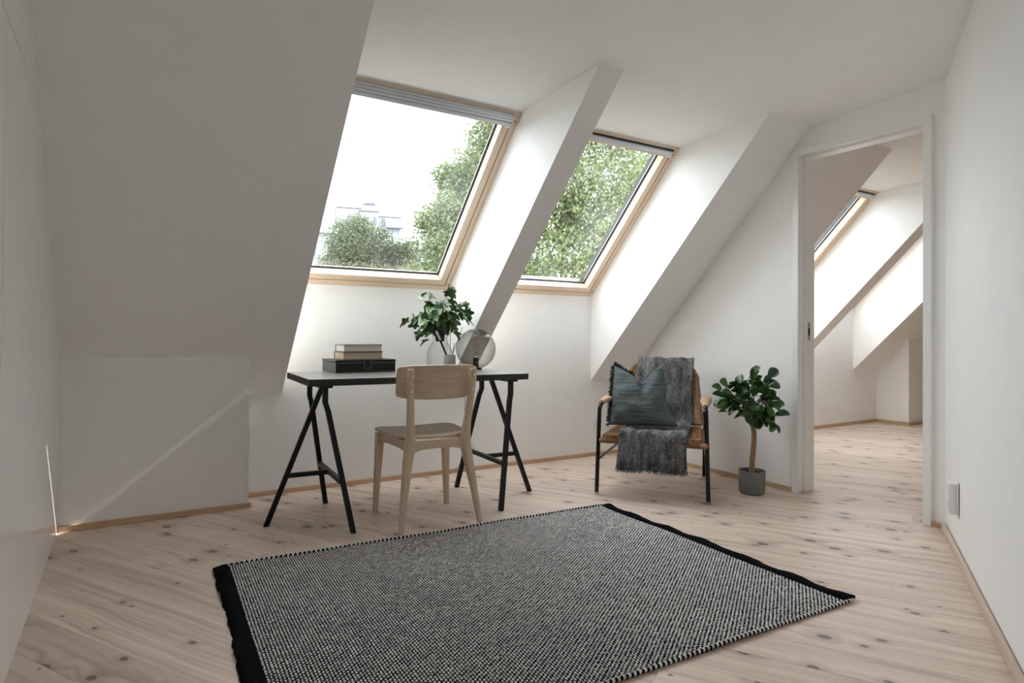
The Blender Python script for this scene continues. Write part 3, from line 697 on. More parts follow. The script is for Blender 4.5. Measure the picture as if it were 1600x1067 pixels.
# ------------------------------------------------------------------ rug
def rug():
    r = thing('rug', 'black and white woven flat rug with black end bands', 'rug', (0.302, 2.811, 0), math.atan2(-.054, 2.025))
    L, Wd = 2.026, 1.44; PX, PY = .0102, .0150; band = .058
    wav = lambda x, y: .0022+.0022*np.sin(x*5.1+y*3.0)*np.sin(y*6.3+1.0)+.0014*np.sin(x*11+2*np.sin(y*7))
    edge = lambda x: .004*math.sin(x*9)+.003*math.sin(x*23+1)
    blk = plain('black_wool', (.0035, .0035, .0045), .95, .3, 300, .6, dist=.002, spec=.06)
    t = NT('heather_grey_wool'); f = t.noise(t.coord('Object', (1, 1, 1)), 34, 3); g = t.noise(t.coord('Object'), 700, 2)
    c = t.mix(t.smooth(f, .35, .68), (.78, .765, .75, 1), (.48, .475, .48, 1)); c = t.mix(t.math('MULTIPLY', g, .35), c, (.84, .83, .81, 1)); t.set(color=c, rough=.92, spec=.2)
    wool = t.mat
    q = MB(); nx, ny = 80, 58
    P = [[(x, -y, float(wav(x, y))+.003) for y in [edge(x)*.5+(Wd-edge(x))*j/ny for j in range(ny+1)]] for x in [band*.6+(L-band*1.2)*i/nx for i in range(nx+1)]]
    q.sheet(P, [[(0, 0, -1)]*(ny+1)]*(nx+1), .004); q.build('ground_weave', blk, r)
    for e in (0, 1):
        q = MB(); P = []
        for i in range(5):
            row = []
            for j in range(97):
                y = Wd*j/96; wob = .004*math.sin(y*9+e)+.002*math.sin(y*37+2*e)+.0015*math.sin(y*83)+.001*math.sin(y*151)
                xx = band-(band+wob)*(i/4); z = .005+.004*math.sin(y*26+e*2)*(i/4)+.005*math.sin(i/4*math.pi)
                if e and j > 0 and y > Wd-.12: z += .007*((y-Wd+.12)/.12)*(1 if i in (1, 2, 3) else .3); xx += (.016*((y-Wd+.12)/.12)**3 if i == 4 else 0)
                row.append((L-xx if e else xx, -y, float(wav(L*e, y))+z))
            P.append(row)
        q.sheet(P, [[(0, 0, -1)]*97]*5, .006); q.build('end_band', blk, r, ang=80)
    # knots
    xs = np.arange(band+PX*.5, L-band, PX); ys = np.arange(PY*.6, Wd-PY*.4, PY)
    gx, gy = np.meshgrid(xs, ys, indexing='ij'); gy = gy+(np.arange(len(xs)) % 2)[:, None]*PY*.5
    gx = gx.ravel()+rng.normal(0, .0003, gx.size); gy = gy.ravel()+rng.normal(0, .0009, gy.size); n = gx.size
    k = gy < Wd-.004; gx, gy = gx[k], gy[k]; n = gx.size
    K = 6; a = np.arange(K)*2*np.pi/K; ca, sa = np.cos(a), np.sin(a)
    ax = rng.uniform(.0038, .0047, n); ay = rng.uniform(.0050, .0064, n); hz = rng.uniform(.0026, .0040, n); th = rng.normal(.0, .12, n)
    z0 = wav(gx, gy)+.0026
    V = np.zeros((n, 2*K+1, 3))
    for lev, (f, hh) in enumerate(((1.0, 0.0), (.68, .72))):
        ex = ax[:, None]*ca*f; ey = ay[:, None]*sa*f
        V[:, lev*K:(lev+1)*K, 0] = gx[:, None]+ex*np.cos(th)[:, None]-ey*np.sin(th)[:, None]
        V[:, lev*K:(lev+1)*K, 1] = -(gy[:, None]+ex*np.sin(th)[:, None]+ey*np.cos(th)[:, None])
        V[:, lev*K:(lev+1)*K, 2] = (z0+hz*hh)[:, None]
    V[:, 2*K, 0] = gx; V[:, 2*K, 1] = -gy; V[:, 2*K, 2] = z0+hz
    F = []
    for i in range(K):
        j = (i+1) % K; F.append((j, i, K+i)); F.append((j, K+i, K+j)); F.append((K+j, K+i, 2*K))
    F = (np.array(F)[None]+(np.arange(n)*(2*K+1))[:, None, None]).reshape(-1, 3)
    link('wool_knots', fast_mesh('wool_knots', V.reshape(-1, 3), F, wool, True), r, kind='stuff')
    # corded long edges
    for e in (0, 1):
        y = -Wd if e else 0.0
        q = MB(); pts = [(x, y, float(wav(x, -y))+.006) for x in np.arange(band*.5, L-band*.4, .03)]; q.tube(pts, .0055, 8); q.build('edge_cord', blk, r)
        q = MB()
        for x in np.arange(band, L-band*.6, PX*1.9):
            z = float(wav(x, -y))+.0065; q.tube([(x-.006, y+.0025, z-.001), (x-.003, y, z), (x+.003, y, z), (x+.006, y-.0025, z-.001)], [.0035, .0068, .0068, .0035], 8)
        o = q.build('cord_wrap', wool, r); o['kind'] = 'stuff'
rug()

# ------------------------------------------------------------------ cane armchair (local x across, y towards its back)
ARZ = math.atan2(-.768, .64); AO = (2.6325, 2.745, 0)
def rattan(nm, a, b, sc_=(60, 60, 60)):
    t = NT(nm); f = t.noise(t.coord('Object', sc_), 1, 3); g = t.noise(t.coord(), 9, 2)
    c = t.ramp(f, [(.25, a), (.75, b)]); c = t.mix(t.smooth(g, .45, .7, 0, .35), c, (a[0]*.6, a[1]*.55, a[2]*.5, 1)); t.set(color=c, rough=.45); return t.mat
cane = rattan('woven_rattan', (.20, .095, .040), (.46, .27, .13)); cane_l = rattan('wrapped_cane', (.42, .26, .15), (.62, .43, .29))
def wrapped(mb, pts, r, pitch=.006, n=10):        # rod wrapped with cane: ribbed tube
    S = spline(pts, 24); d = 0; P = []; Rr = []
    L = sum((S[i+1]-S[i]).length for i in range(len(S)-1)); m = max(8, int(L/pitch*4)); acc = [0]
    for i in range(len(S)-1): acc.append(acc[-1]+(S[i+1]-S[i]).length)
    k = 0
    for j in range(m+1):
        t = L*j/m
        while k < len(acc)-2 and acc[k+1] < t: k += 1
        f = (t-acc[k])/max(1e-9, acc[k+1]-acc[k]); P.append(S[k].lerp(S[k+1], min(1, max(0, f)))); Rr.append(r*(1+.10*(1 if j % 4 in (1, 2) else -.6)))
    return mb.tube(P, Rr, n)
def armchair():
    c = thing('armchair', 'cane armchair with black tubular frame and wrapped armrests', 'armchair', AO, ARZ)
    for s in (-1, 1):
        side = [(s*.323, 0, .004), (s*.316, .002, .25), (s*.309, .004, .49), (s*.306, .016, .528), (s*.302, .05, .543), (s*.296, .25, .546), (s*.290, .52, .540), (s*.287, .60, .528), (s*.285, .628, .495), (s*.281, .645, .30), (s*.276, .678, .004)]
        q = MB(); q.tube(spline(side, 5), .0125, 14); q.build('side_frame', M['black_gloss'], c)
        for x, y in ((s*.323, 0), (s*.276, .678)):
            q = MB(); q.lathe([(.0135, 0), (.0135, .012)], n=16); q.build('foot_cap', M['steel'], c, loc=(x, y, 0))
        q = MB(); q.tube([(s*.318, .002, .205), (s*.283, .655, .215)], .0085, 10); q.build('stretcher', M['black_gloss'], c)
        # armrest: wrapped, flattened and widening to the back
        q = MB(); n = 120; pts = []; rad = []
        for i in range(n+1):
            f = i/n; y = .035+.50*f; pts.append((s*(.304-.014*f), y, .548+.006*math.sin(f*3.1))); rib = 1+.05*(1 if i % 4 in (1, 2) else -1)
            wd = (.017+.016*min(1, f*2.2))*rib; ht = (.0165+.003*f)*rib
            if f < .03: wd *= .85; ht *= .85
            rad.append((wd, ht))
        q.tube(pts, rad, 14, flat=(1, 0, 0)); q.build('armrest', cane_l, c)
    q = MB(); q.tube([(-.315, .003, .318), (.315, .003, .318)], .010, 10); q.build('cross_bar', M['black_gloss'], c)
    q = MB(); q.tube([(-.283, .60, .330), (.283, .60, .330)], .010, 10); q.build('cross_bar', M['black_gloss'], c)
    # seat: wrapped rim and woven field
    st = MB(); rim = [(-.285, -.012, .330), (.0, -.016, .330), (.285, -.012, .330), (.287, .01, .330), (.268, .53, .326), (.25, .55, .326), (-.25, .55, .326), (-.268, .53, .326), (-.287, .01, .330), (-.285, -.012, .330)]
    wrapped(st, rim, .0145); se = st.build('seat', cane, c)
    def weave(width, p_of, n_rib, n_str, amp, hw, ht, name, parent):
        q = MB()
        for k in range(n_str):
            v = (k+.5)/n_str; pts = []
            m = n_rib*2
            for i in range(m+1):
                u = i/m; p, nr = p_of(u, v); w_ = math.sin(math.pi*i/2+math.pi/4)*(1 if k % 2 else -1)
                pts.append(Vector(p)+Vector(nr)*amp*(1 if ((i//2+k) % 2) else -1))
            q.tube(pts, [(hw, ht)]*len(pts), 5, flat=tuple(Vector(p_of(.5, min(1, v+.01))[0])-Vector(p_of(.5, max(0, v-.01))[0])))
        for i in range(n_rib+1):
            u = i/n_rib; q.tube([p_of(u, j/12)[0] for j in range(13)], .0028, 5)
        o = q.build(name, cane, parent); o['kind'] = 'stuff'; return o
    def seat_p(u, v):
        hw = .280-.020*v; x = (2*u-1)*hw; y = -.012+v*.56; bow = .016*math.sin(math.pi*min(1, max(0, v)))*(1-(2*u-1)**2)
        return (x, y, .362-bow-.004*v), (0, 0, 1)
    weave(.56, seat_p, 22, 40, .0030, .0066, .0022, 'woven_field', se)
    q = MB()
    for k in range(2):
        for i in range(18):
            x0 = -.284+i*.0316; dz = .0016 if (i+k) % 2 else -.0016; q.box((x0, -.0235-dz, .338+k*.0145), (x0+.0305, -.005, .3515+k*.0145))
    o = q.build('edge_weave', cane, se, bevel=.003); o['kind'] = 'stuff'
    # backrest: tapering shell, rounded corners, leaning back
    def bp(u, v):
        x = (2*u-1); hw = .268-.052*v; 
        if v > .86: hw -= .045*((v-.86)/.14)**2
        y = .505+.175*v+.015*math.sin(v*3)-.022*(x*x); z = .385+.375*v
        return (x*hw, y, z), Vector((0, -1, .42)).normalized()
    outline = [bp(1, v/10)[0] for v in range(0, 9)]+[(.165, .688, .764), (.10, .692, .768), (0, .692, .769), (-.10, .692, .768), (-.165, .688, .764)]+[bp(0, v/10)[0] for v in range(8, -1, -1)]+[(-.12, .520, .381), (0, .524, .381), (.12, .520, .381), bp(1, 0)[0]]
    bk = MB(); wrapped(bk, outline, .0125, .0065); br = bk.build('backrest', cane, c)
    weave(.5, lambda u, v: bp(u, .01+v*.965), 24, 46, .0026, .0044, .0018, 'woven_field', br)
    for s in (-1, 1):
        q = MB(); q.tube([(s*.280, .633, .42), (s*.250, .560, .47)], .008, 8); q.build('bracket', M['black_gloss'], c)
armchair()
def to_world(p):
    x, y, z = p; return (AO[0]+.64*x+.768*y, AO[1]-.768*x+.64*y, z)

# ------------------------------------------------------------------ throw blanket over the armchair
def throw():
    b = thing('throw_blanket', 'grey flecked wool throw draped over the armchair back and seat', 'blanket', AO, ARZ)
    t = NT('grey_flecked_wool'); f = t.noise(t.coord('Object', (190, 75, 75)), 1, 4, .7); g = t.noise(t.coord('Object', (26, 7, 7)), 1, 3, .6)
    h = t.math('ADD', t.math('MULTIPLY', f, .6), t.math('MULTIPLY', g, .4)); t.set(color=t.ramp(h, [(.36, (.022, .022, .025)), (.48, (.085, .086, .091)), (.62, (.26, .26, .27))]), rough=.95, spec=.15); t.bump(f, .5, .002)
    path = [(.765, .43), (.752, .55), (.735, .68), (.722, .755), (.700, .793), (.672, .790), (.652, .757), (.620, .68), (.582, .58), (.545, .49), (.520, .435), (.490, .402), (.44, .388), (.34, .381), (.20, .379), (.06, .384), (.00, .388), (-.032, .380), (-.046, .355), (-.052, .30), (-.055, .24), (-.056, .196)]
    S = spline([(0, y, z) for y, z in path], 5); n = len(S); P = []; N = []
    for i, p in enumerate(S):
        f_ = i/(n-1); tg = (S[min(i+1, n-1)]-S[max(i-1, 0)]).normalized(); nr = Vector((0, -tg.z, tg.y)); 
        if nr.z < -.2 and f_ < .9: nr = nr
        xl = -.160-.028*f_; xr = .203+.008*f_; row = []; nn = []
        for j in range(37):
            u = j/36; x = xl+(xr-xl)*u+.004*math.sin(f_*24+u*2)
            wv = .0035*math.sin(u*17+f_*9)+.0025*math.sin(u*31-f_*21)+.003*math.sin(f_*40+u*5)
            if .2 < f_ < .78: wv *= .8
            sgn = -1 if f_ < .5 else -1
            q = p+Vector((0, 0, 0)); q = Vector((x, q.y, q.z))-nr*(wv+.011)
            if f_ > .86: q.y -= .010*math.sin(u*9+1)*(f_-.86)/.14; q.x += .010*math.sin(u*12)*(f_-.86)/.14
            row.append(tuple(q)); nn.append(tuple(nr))
        P.append(row); N.append(nn)
    mb = MB(); mb.sheet(P, N, .005); mb.build('cloth', t.mat, b, ang=180)
    fr = MB(); rr = random.Random(3)
    for k in range(420):
        u = rr.random(); j = min(35, int(u*36)); a = Vector(P[-1][j]).lerp(Vector(P[-1][j+1]), u*36-j); a.y += rr.uniform(-.006, .006); a.z += .006
        dx, dy = rr.gauss(0, .010), rr.gauss(-.002, .008); l = rr.uniform(.026, .050)
        fr.tube([a, a+Vector((dx*.3, dy*.8-.004, -l*.4)), a+Vector((dx, dy, -l))], [.0030, .0026, .0009], 4)
    fo = fr.build('fringe', t.mat, b); fo['kind'] = 'stuff'
throw()

# ------------------------------------------------------------------ cushion
def cushion():
    c = thing('cushion', 'grey-green linen cushion with frayed edges leaning on the armchair', 'cushion', AO, ARZ)
    t = NT('grey_green_linen'); co = t.coord(); f = t.noise(t.coord('Object', (260, 260, 260)), 1, 2); g = t.noise(co, 14, 4, .6); h = t.noise(t.coord('Object', (8, 8, 40)), 1, 3)
    t.set(color=t.ramp(t.math('ADD', t.math('MULTIPLY', f, .35), t.math('MULTIPLY', g, .65)), [(.3, (.070, .088, .092)), (.7, (.125, .148, .152))]), rough=.9, spec=.2)
    t.bump(t.math('ADD', t.math('MULTIPLY', h, 1.0), t.math('MULTIPLY', f, .10)), .9, .02)
    V = Vector((0, .22, .38)).normalized(); NR = Vector((0, -V.z, V.y)); O = Vector((.008, .140, .405))
    lerp = lambda t, pts: next((a[1]+(b[1]-a[1])*(t-a[0])/(b[0]-a[0]) for a, b in zip(pts, pts[1:]) if a[0] <= t <= b[0]), pts[-1][1])
    sm = lambda t, pts: sum(lerp(min(1, max(0, t+d)), pts) for d in (-.05, -.025, 0, .025, .05))/5
    left = [(0, -.277), (.5, -.281), (1, -.286)]; right = [(0, .137), (.2, .094), (.35, .066), (.65, .046), (.9, .030), (1, .012)]
    top = [(0, .412), (.2, .378), (.42, .338), (.62, .283), (.72, .31), (.85, .385), (.95, .412), (1, .405)]; bot = [(0, -.006), (.5, -.002), (1, .004)]
    n = 44; F = []; B = []
    def surf(sgn):
        G = []
        for i in range(n+1):
            u = i/n; row = []
            for j in range(n+1):
                v = j/n; x = sm(v, left)*(1-u)+sm(v, right)*u; z = sm(u, bot)*(1-v)+sm(u, top)*v
                e = (4*u*(1-u))**.55*(4*v*(1-v))**.5; th = .082*e
                chop = math.exp(-((u-.63)/.09)**2-((v-1.0)/.40)**2); th *= 1-.60*chop
                th += .008*e*math.sin(9*u+7*v)*math.sin(5*v+2)+.005*e*math.sin(17*v-6*u)
                dx = -.012*(1-abs(2*u-1))*0
                d = th if sgn > 0 else -th*.55
                row.append(tuple(O+Vector((1, 0, 0))*x+V*z+NR*d))
            G.append(row)
        return G
    mb = MB(); mb.grid(surf(1)); mb.grid(surf(-1)); o = mb.build('cover', t.mat, c, ang=180)
    bm = bmesh.new(); bm.from_mesh(o.data); bmesh.ops.remove_doubles(bm, verts=bm.verts, dist=.0004); bmesh.ops.recalc_face_normals(bm, faces=bm.faces); bm.to_mesh(o.data); bm.free()
    t2 = plain('dark_frayed_linen', (.040, .052, .058), .95, .35, 220, spec=.1); fr = MB(); rr = random.Random(9)
    for k in range(520):
        if k < 330: v = rr.random(); u = 0.0; d0 = Vector((-1, 0, 0))
        else: u = rr.random()*.45; v = 1.0; d0 = Vector((-.15, 0, 1))
        x = sm(v, left)*(1-u)+sm(v, right)*u; z = sm(u, bot)*(1-v)+sm(u, top)*v
        p = O+Vector((1, 0, 0))*x+V*z+NR*rr.uniform(-.006, .004); l = rr.uniform(.016, .034)
        d = (d0+Vector((rr.gauss(0, .3), rr.gauss(0, .35), rr.gauss(-.25, .35)))).normalized()
        fr.tube([p, p+d*l*.5, p+d*l+Vector((0, 0, -.004))], [.0026, .0022, .0008], 4)
    fo = fr.build('fringe', t2, c); fo['kind'] = 'stuff'
cushion()

# ------------------------------------------------------------------ potted tree
def potted_tree():
    p = thing('potted_tree', 'small round-leaved tree in a grey pot beside the doorway', 'plant', (3.262, 2.532, 0))
    pm = plain('grey_matte_pot', (.165, .165, .168), .65, .05, 70)
    q = MB(); q.lathe([(.066, 0), (.070, .003), (.0765, .02), (.0785, .138), (.0775, .1405), (.0725, .1405), (.072, .137), (.072, .118), (.0005, .118)], n=56); q.build('pot', pm, p)
    so_ = plain('dark_soil', (.018, .014, .011), .95, .5, 120, .8, dist=.006); q = MB(); q.lathe([(.0715, .112), (.0715, .122), (.04, .127), (.0005, .126)], n=40); q.build('soil', so_, p)
    bark = wood('brown_bark', (.34, .21, .115), (.18, .10, .055), 2, 60, .8, 8)
    X = Vector((.855, -.519, 0)); Y = Vector((.519, .855, 0)); P3 = lambda x, z, y=0: X*x+Y*y+Vector((0, 0, z))
    trunk = [P3(-.002, .115), P3(.002, .20), P3(.010, .29), P3(.012, .36), P3(.004, .405), P3(-.008, .425)]
    q = MB(); T = spline(trunk, 5); q.tube(T, [.0165-.003*i/len(T) for i in range(len(T))], 12); q.build('trunk', bark, p)
    tips = []
    br = [[P3(-.008, .42), P3(-.026, .47), P3(-.036, .54), P3(-.055, .60), P3(-.09, .645)], [P3(-.008, .42), P3(.010, .455), P3(.035, .50), P3(.07, .55), P3(.12, .585)], [P3(-.030, .50), P3(-.01, .56), P3(.002, .63), P3(.005, .70)],
          [P3(-.036, .54), P3(-.075, .55, -.03), P3(-.125, .575, -.05), P3(-.165, .60, -.05)], [P3(.035, .50), P3(.08, .49, -.04), P3(.125, .475, -.06)], [P3(.01, .455), P3(.03, .52, .06), P3(.05, .60, .09)], [P3(-.03, .48), P3(-.07, .50, .05), P3(-.12, .52, .06)],
          [P3(.0, .60), P3(.05, .65, -.03), P3(.09, .68, -.03)], [P3(-.02, .5), P3(-.03, .52, -.07), P3(-.04, .54, -.12)], [P3(.03, .5), P3(.04, .53, -.08), P3(.05, .56, -.13)]]
    for k, b in enumerate(br):
        S = spline(b, 5); q = MB(); r0 = .0085 if k < 2 else .005; q.tube(S, [r0*(1-.6*i/len(S)) for i in range(len(S))], 8); q.build('branch', bark, p)
        for s_ in S[len(S)//3:]: tips.append(s_)
    t = NT('glossy_leaf'); rnd = t.n('ShaderNodeObjectInfo').outputs['Random']; f = t.noise(t.coord(), 45, 2)
    c = t.mix(t.math('POWER', rnd, 2.0), (.018, .060, .020, 1), (.085, .20, .036, 1)); c = t.mix(t.math('MULTIPLY', f, .25), c, (.06, .12, .06, 1)); t.set(color=c, rough=.28); lm = t.mat
    ms = []
    for k in range(3):
        rr = random.Random(20+k); q = MB(); G = []; bend = rr.uniform(-.5, 1.8); cup = rr.uniform(1.5, 4.5)
        for i in range(11):
            f_ = i/10; wd = .0300*(math.sin(math.pi*min(1, f_**1.35*.97+.015))**.55); row = []
            for j in range(7):
                y = (j/3-1)*wd; x = .008+.072*f_; row.append((x, y, -bend*x*x*1.4+cup*y*y*4+abs(y)*.10))
            G.append(row)
        q.grid(G); q.tube([(-.012, 0, -.002), (.0, 0, 0), (.012, 0, .0005)], .0014, 5); ms.append(q.mesh('leaf', lm, True, 75))
    cen = P3(.0, .565)
    for k in range(150):
        b = tips[k % len(tips)]; o = link('leaf', ms[k % 3], p); a = Vector(b)+Vector(rng.normal(0, .022, 3)); d = (a-cen); d.z *= .7
        d = (d.normalized()+Vector((0, 0, .22))+Vector(rng.normal(0, .6, 3))).normalized(); s = rng.uniform(.75, 1.15)
        if a.length < 0: continue
        o.location = a; o.rotation_mode = 'QUATERNION'; qn = d.to_track_quat('X', 'Z'); o.rotation_quaternion = qn @ Matrix.Rotation(rng.normal(0, .7), 3, 'X').to_quaternion() @ Matrix.Rotation(rng.normal(.1, .4), 3, 'Y').to_quaternion(); o.scale = (s, s, s)
potted_tree()

# ------------------------------------------------------------------ sockets
def socket(label, loc, rz, w, h, n, deep=.010):
    s = thing('wall_socket', label, 'socket', loc, rz)      # local: -y points into the room
    q = MB(); q.box((-w/2, -.006, -h/2), (w/2, 0, h/2)); q.build('plate', M['white_plastic'], s, bevel=.003)
    q = MB(); q.box((-w/2+.009, -deep-.006, -h/2+.009), (w/2-.009, -.006, h/2-.009)); f = q.build('insert', M['white_plastic'], s, bevel=.003)
    for k in range(n):
        z = (k-(n-1)/2)*(h/n*.86)
        q = MB(); q.tube([(0, -deep-.0055, z), (0, -deep-.0066, z)], .0185, 24); q.build('recess', M['grey_hole'], f)
        q = MB(); q.tube([(0, -deep-.0066, z), (0, -deep-.0069, z)], .0165, 24); q.build('well', M['white_plastic'], f)
wr = C0+RD2*.415
socket('white double wall socket on the long wall near the doorway', (wr.x+.012, wr.y+.007, .248), math.atan2(.5093, .8606)+math.pi, .082, .152, 2, .028)
socket('white single wall plate low on the eave wall, half behind the armchair leg', (3.180, YE, .252), 0, .080, .080, 1, .004)
socket('white double wall socket on the eave wall behind the cushion', (3.310, YE, .252), 0, .082, .112, 2, .006)

# ------------------------------------------------------------------ outside
gm = plain('garden_grass', (.10, .105, .075), .9, .4, 3)
mb = MB(); mb.box((-300, YE+2.5, -9.3), (400, 400, -9.0)); struct(mb.build('ground', gm, smooth=False), 'grass ground far below the roof windows')
def leafmat2(nm, a, b, tr=.35):
    t = NT(nm); f = t.noise(t.coord('Object'), .9, 3, .6); g = t.noise(t.coord('Object'), 9, 1)
    c = t.mix(t.math('ADD', t.math('MULTIPLY', f, .7), t.math('MULTIPLY', g, .3)), (*a, 1), (*b, 1)); t.set(color=c, rough=.5)
    tl = t.n('ShaderNodeBsdfTranslucent'); t.l(c, tl.inputs[0]); mx = t.n('ShaderNodeMixShader'); mx.inputs[0].default_value = tr
    t.l(t.b.outputs[0], mx.inputs[1]); t.l(tl.outputs[0], mx.inputs[2]); t.l(mx.outputs[0], t.out.inputs[0]); return t.mat
bark2 = plain('grey_tree_bark', (.055, .048, .040), .9, .3, 8)
def tree(name, label, base, h, blobs, n_leaf, size, lm, seed, trunk_r=.28, lean=(0, 0), density=1.0):
    r = np.random.default_rng(seed); t = thing(name, label, 'tree', base, 0, 'trees outside the roof windows'); B = Vector(base)
    top = Vector((lean[0], lean[1], h*.8)); q = MB(); tr = spline([(0, 0, 0), (lean[0]*.2+.2, lean[1]*.3, h*.3), (lean[0]*.6-.15, lean[1]*.6, h*.55), tuple(top)], 6)
    q.tube(tr, [trunk_r*(1-.82*i/len(tr)) for i in range(len(tr))], 9); q.build('trunk', bark2, t)
    q = MB()
    for (x, y, z, rx, rz) in blobs:
        e = Vector((x, y, z))-B; k = min(range(len(tr)), key=lambda i: abs(tr[i].z-(e.z-.45*max(1.2, (e-tr[i]).length*.5)))); s = tr[k]
        m = s.lerp(e, .5)+Vector((r.normal(0, .25), r.normal(0, .25), .12*(e-s).length)); S = spline([s, m, e], 6); d = (e-s).length
        q.tube(S, [max(.016, .050+.020*d)*(1-.75*i/len(S)) for i in range(len(S))], 6)
        for w_ in range(6):
            p = S[r.integers(5, len(S))]; dv = Vector(r.normal(0, 1, 3)).normalized()*rx*r.uniform(.5, 1.0); mm = p+dv*.5+Vector(r.normal(0, .1, 3)); q.tube([p, mm, p+dv], [.018, .012, .004], 5)
    q.build('branches', bark2, t)
    vol = np.array([b[3]**2*b[4] for b in blobs]); pr = vol**.8/np.sum(vol**.8); pick = r.choice(len(blobs), n_leaf, p=pr); bl = np.array(blobs)[pick]
    # leaves gather in small clusters inside each bough
    ncl = max(12, n_leaf//26); cd = r.normal(0, 1, (ncl, 3)); cd /= np.linalg.norm(cd, axis=1)[:, None]; cr = r.random(ncl)**(1/2.2)
    cl = r.integers(0, ncl, n_leaf); off = cd[cl]*cr[cl][:, None]+r.normal(0, .13, (n_leaf, 3))
    C = bl[:, :3]+off*np.stack([bl[:, 3], bl[:, 3], bl[:, 4]], 1)-np.array(base)
    a = r.normal(0, 1, (n_leaf, 3)); a /= np.linalg.norm(a, axis=1)[:, None]; b = np.cross(a, r.normal(0, 1, (n_leaf, 3))); b /= np.linalg.norm(b, axis=1)[:, None]
    s = (size*r.uniform(.6, 1.3, n_leaf))[:, None]; V = np.stack([C-a*s, C+b*s*.55, C+a*s, C-b*s*.55], 1).reshape(-1, 3)
    o = link('foliage', fast_mesh('foliage', V, np.arange(n_leaf*4).reshape(-1, 4), lm), t, kind='stuff'); return t
lmA = leafmat2('oak_leaf', (.075, .105, .035), (.21, .245, .090)); lmB = leafmat2('birch_leaf', (.080, .100, .050), (.165, .185, .100)); lmC = leafmat2('linden_leaf', (.085, .120, .040), (.20, .235, .090))
tree('oak_tree', 'tall leafy oak outside the smaller roof window with dark crooked boughs', (10.6, 14.6, -9), 15.5, [(9.0, 13.2, 2.6, 1.4, 1.1), (10.6, 13.0, 3.2, 1.5, 1.2), (9.9, 13.6, 4.6, 1.5, 1.3), (11.6, 13.2, 4.9, 1.6, 1.2), (12.8, 13.4, 3.4, 1.5, 1.3), (8.9, 13.8, 5.9, 1.1, 1.0), (10.5, 14.2, 6.7, 1.7, 1.2), (12.4, 14.0, 6.7, 1.6, 1.2), (13.7, 14.2, 5.2, 1.4, 1.2), (9.6, 14.4, 8.0, 1.4, 1.1), (11.8, 14.6, 8.6, 1.6, 1.0), (8.1, 13.6, 4.1, .9, .8), (7.6, 13.3, 2.7, 1.0, .9), (10.4, 13.4, 1.2, 1.9, .9), (13.2, 14.6, 1.6, 1.7, 1.0)], 56000, .056, lmA, 3, .34)
tree('linden_tree', 'bright green tree rising along the edge of the larger roof window', (8.4, 15.6, -9), 15.0, [(7.9, 14.6, 5.0, .95, .95), (7.2, 14.4, 4.0, .85, .75), (6.7, 14.2, 3.1, .75, .7), (7.7, 14.2, 2.9, 1.0, .8), (8.4, 14.8, 6.2, .75, .8), (8.5, 14.9, 7.0, .5, .6), (6.3, 14.2, 2.3, .8, .5), (7.3, 14.4, 2.0, 1.1, .6), (6.9, 14.5, 4.9, .45, .4), (6.3, 14.4, 3.7, .42, .35), (8.9, 15.0, 4.2, 1.2, 1.2)], 52000, .050, lmC, 5, .26)
tree('birch_tree', 'low pale green bushy tree in front of the white tower block', (5.3, 16.6, -9), 12.2, [(4.8, 16.0, 3.25, .62, .62), (5.5, 16.2, 3.2, .62, .58), (5.1, 16.2, 3.7, .40, .34), (4.55, 16.0, 2.6, .55, .5), (5.3, 16.0, 2.4, .75, .55), (6.1, 16.2, 2.9, .55, .55), (6.5, 16.4, 3.2, .38, .36), (6.2, 16.2, 2.1, .7, .5), (4.4, 16.1, 2.0, .5, .45), (5.2, 16.2, 1.6, 1.0, .5)], 34000, .038, lmB, 8, .18)
tree('maple_tree', 'leafy tree outside the next room roof window', (21.5, 16.0, -9), 16.5, [(20.5, 14.2, 3.0, 1.6, 1.3), (22.5, 14.4, 4.4, 1.7, 1.3), (23.8, 14.2, 6.0, 1.6, 1.3), (21.4, 14.4, 5.2, 1.5, 1.2), (24.8, 14.6, 7.4, 1.4, 1.1), (22.2, 14.8, 7.0, 1.5, 1.1), (19.2, 14.4, 4.4, 1.4, 1.2)], 20000, .08, lmA, 12, .34)
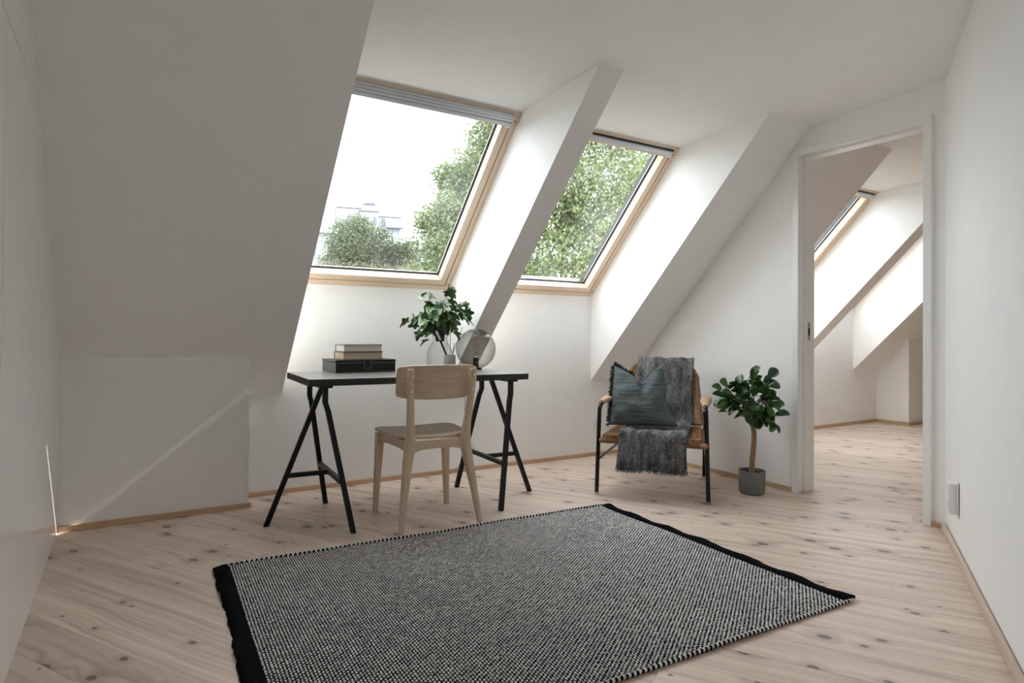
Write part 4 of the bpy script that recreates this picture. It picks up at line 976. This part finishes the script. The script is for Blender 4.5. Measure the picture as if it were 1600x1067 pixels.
# buildings
conc = plain('white_render', (.30, .305, .32), .8, .04, .5); concg = plain('grey_render', (.20, .21, .235), .8, .05, .5); roofm = plain('pale_green_copper', (.20, .27, .25), .6, .08, .6); glassm = plain('dark_window_glass', (.12, .14, .17), .15, .1, .4); rim = plain('dark_roof_edge', (.10, .105, .12), .7, .05, .5)
def tower():
    t = thing('tower_block', 'white high-rise apartment block with stepped flat roof and balconies', 'building', (34.0, 122, -9), R(-14))
    def bx(nm, lo, hi, m, par=t):
        q = MB(); q.box(lo, hi); return q.build(nm, m, par, smooth=False)
    bx('wall', (0, 0, 0), (4.6, 9, 33.9), conc); bx('wall', (4.4, -1.2, 0), (8.0, 9, 33.2), conc); bx('wall', (8.0, .2, 0), (12.4, 10, 32.6), conc)
    bx('roof_edge', (-.1, -.1, 33.9), (4.7, 9.1, 34.15), rim); bx('roof_edge', (4.3, -1.3, 33.2), (8.1, 9.1, 33.45), rim); bx('roof_edge', (7.9, .1, 32.6), (12.6, 10.1, 32.85), rim)
    bx('penthouse', (4.4, 1.5, 33.2), (8.4, 7, 35.1), conc); bx('roof_edge', (5.2, 1.4, 35.1), (7.6, 7.1, 35.4), rim); bx('penthouse', (5.8, 2.5, 35.3), (7.6, 6, 36.0), concg)
    for f in range(6):
        z = 30.9-f*2.9
        for x, y in ((2.2, -.06), (3.6, -.06), (5.0, -1.26), (6.9, -1.26), (8.7, .14)):
            w_ = bx('window', (x, y, z), (x+.75, y+.1, z+1.5), concg); bx('pane', (x+.08, y-.03, z+.08), (x+.67, y+.02, z+1.42), glassm, w_)
        b = bx('balcony', (9.6, -1.0, z-.5), (12.9, .3, z-.25), concg); bx('railing', (9.6, -1.05, z-.25), (12.9, -.95, z+.75), conc, b)
        b = bx('balcony', (-.3, -1.0, z-.5), (1.7, .1, z-.25), concg); bx('railing', (-.3, -1.05, z-.25), (1.7, -.95, z+.75), concg, b)
tower()
def low_house(name, label, x0, x1, y, ze_, zr, n):
    t = thing('row_building', label, 'building', (x0, y, -9), 0, 'low buildings behind the trees'); W = x1-x0
    def bx(nm, lo, hi, m, par=t):
        q = MB(); q.box(lo, hi); return q.build(nm, m, par, smooth=False)
    bx('wall', (0, 0, 0), (W, 9, ze_+9), conc)
    q = MB(); q.prism([(-.3, -.4, ze_+9), (-.3, 4.5, zr+9), (-.3, 9.4, ze_+9)], [(W+.3, -.4, ze_+9), (W+.3, 4.5, zr+9), (W+.3, 9.4, ze_+9)]); q.build('roof', roofm, t, smooth=False)
    for f in range(3):
        for k in range(n):
            x = W*(k+.5)/n-.5; z = ze_+9-2.2-f*2.9; w_ = bx('window', (x, -.05, z), (x+1.1, .06, z+1.5), concg); bx('pane', (x+.1, -.09, z+.1), (x+1.0, -.02, z+1.4), glassm, w_)
low_house('row_building', 'low white building with pale green roof beside the bushy tree', 8.0, 18.0, 60, 10.2, 11.9, 4)
low_house('row_building', 'long white building with green roof behind the leafy trees', 21.5, 44.0, 62, 9.6, 11.2, 8)
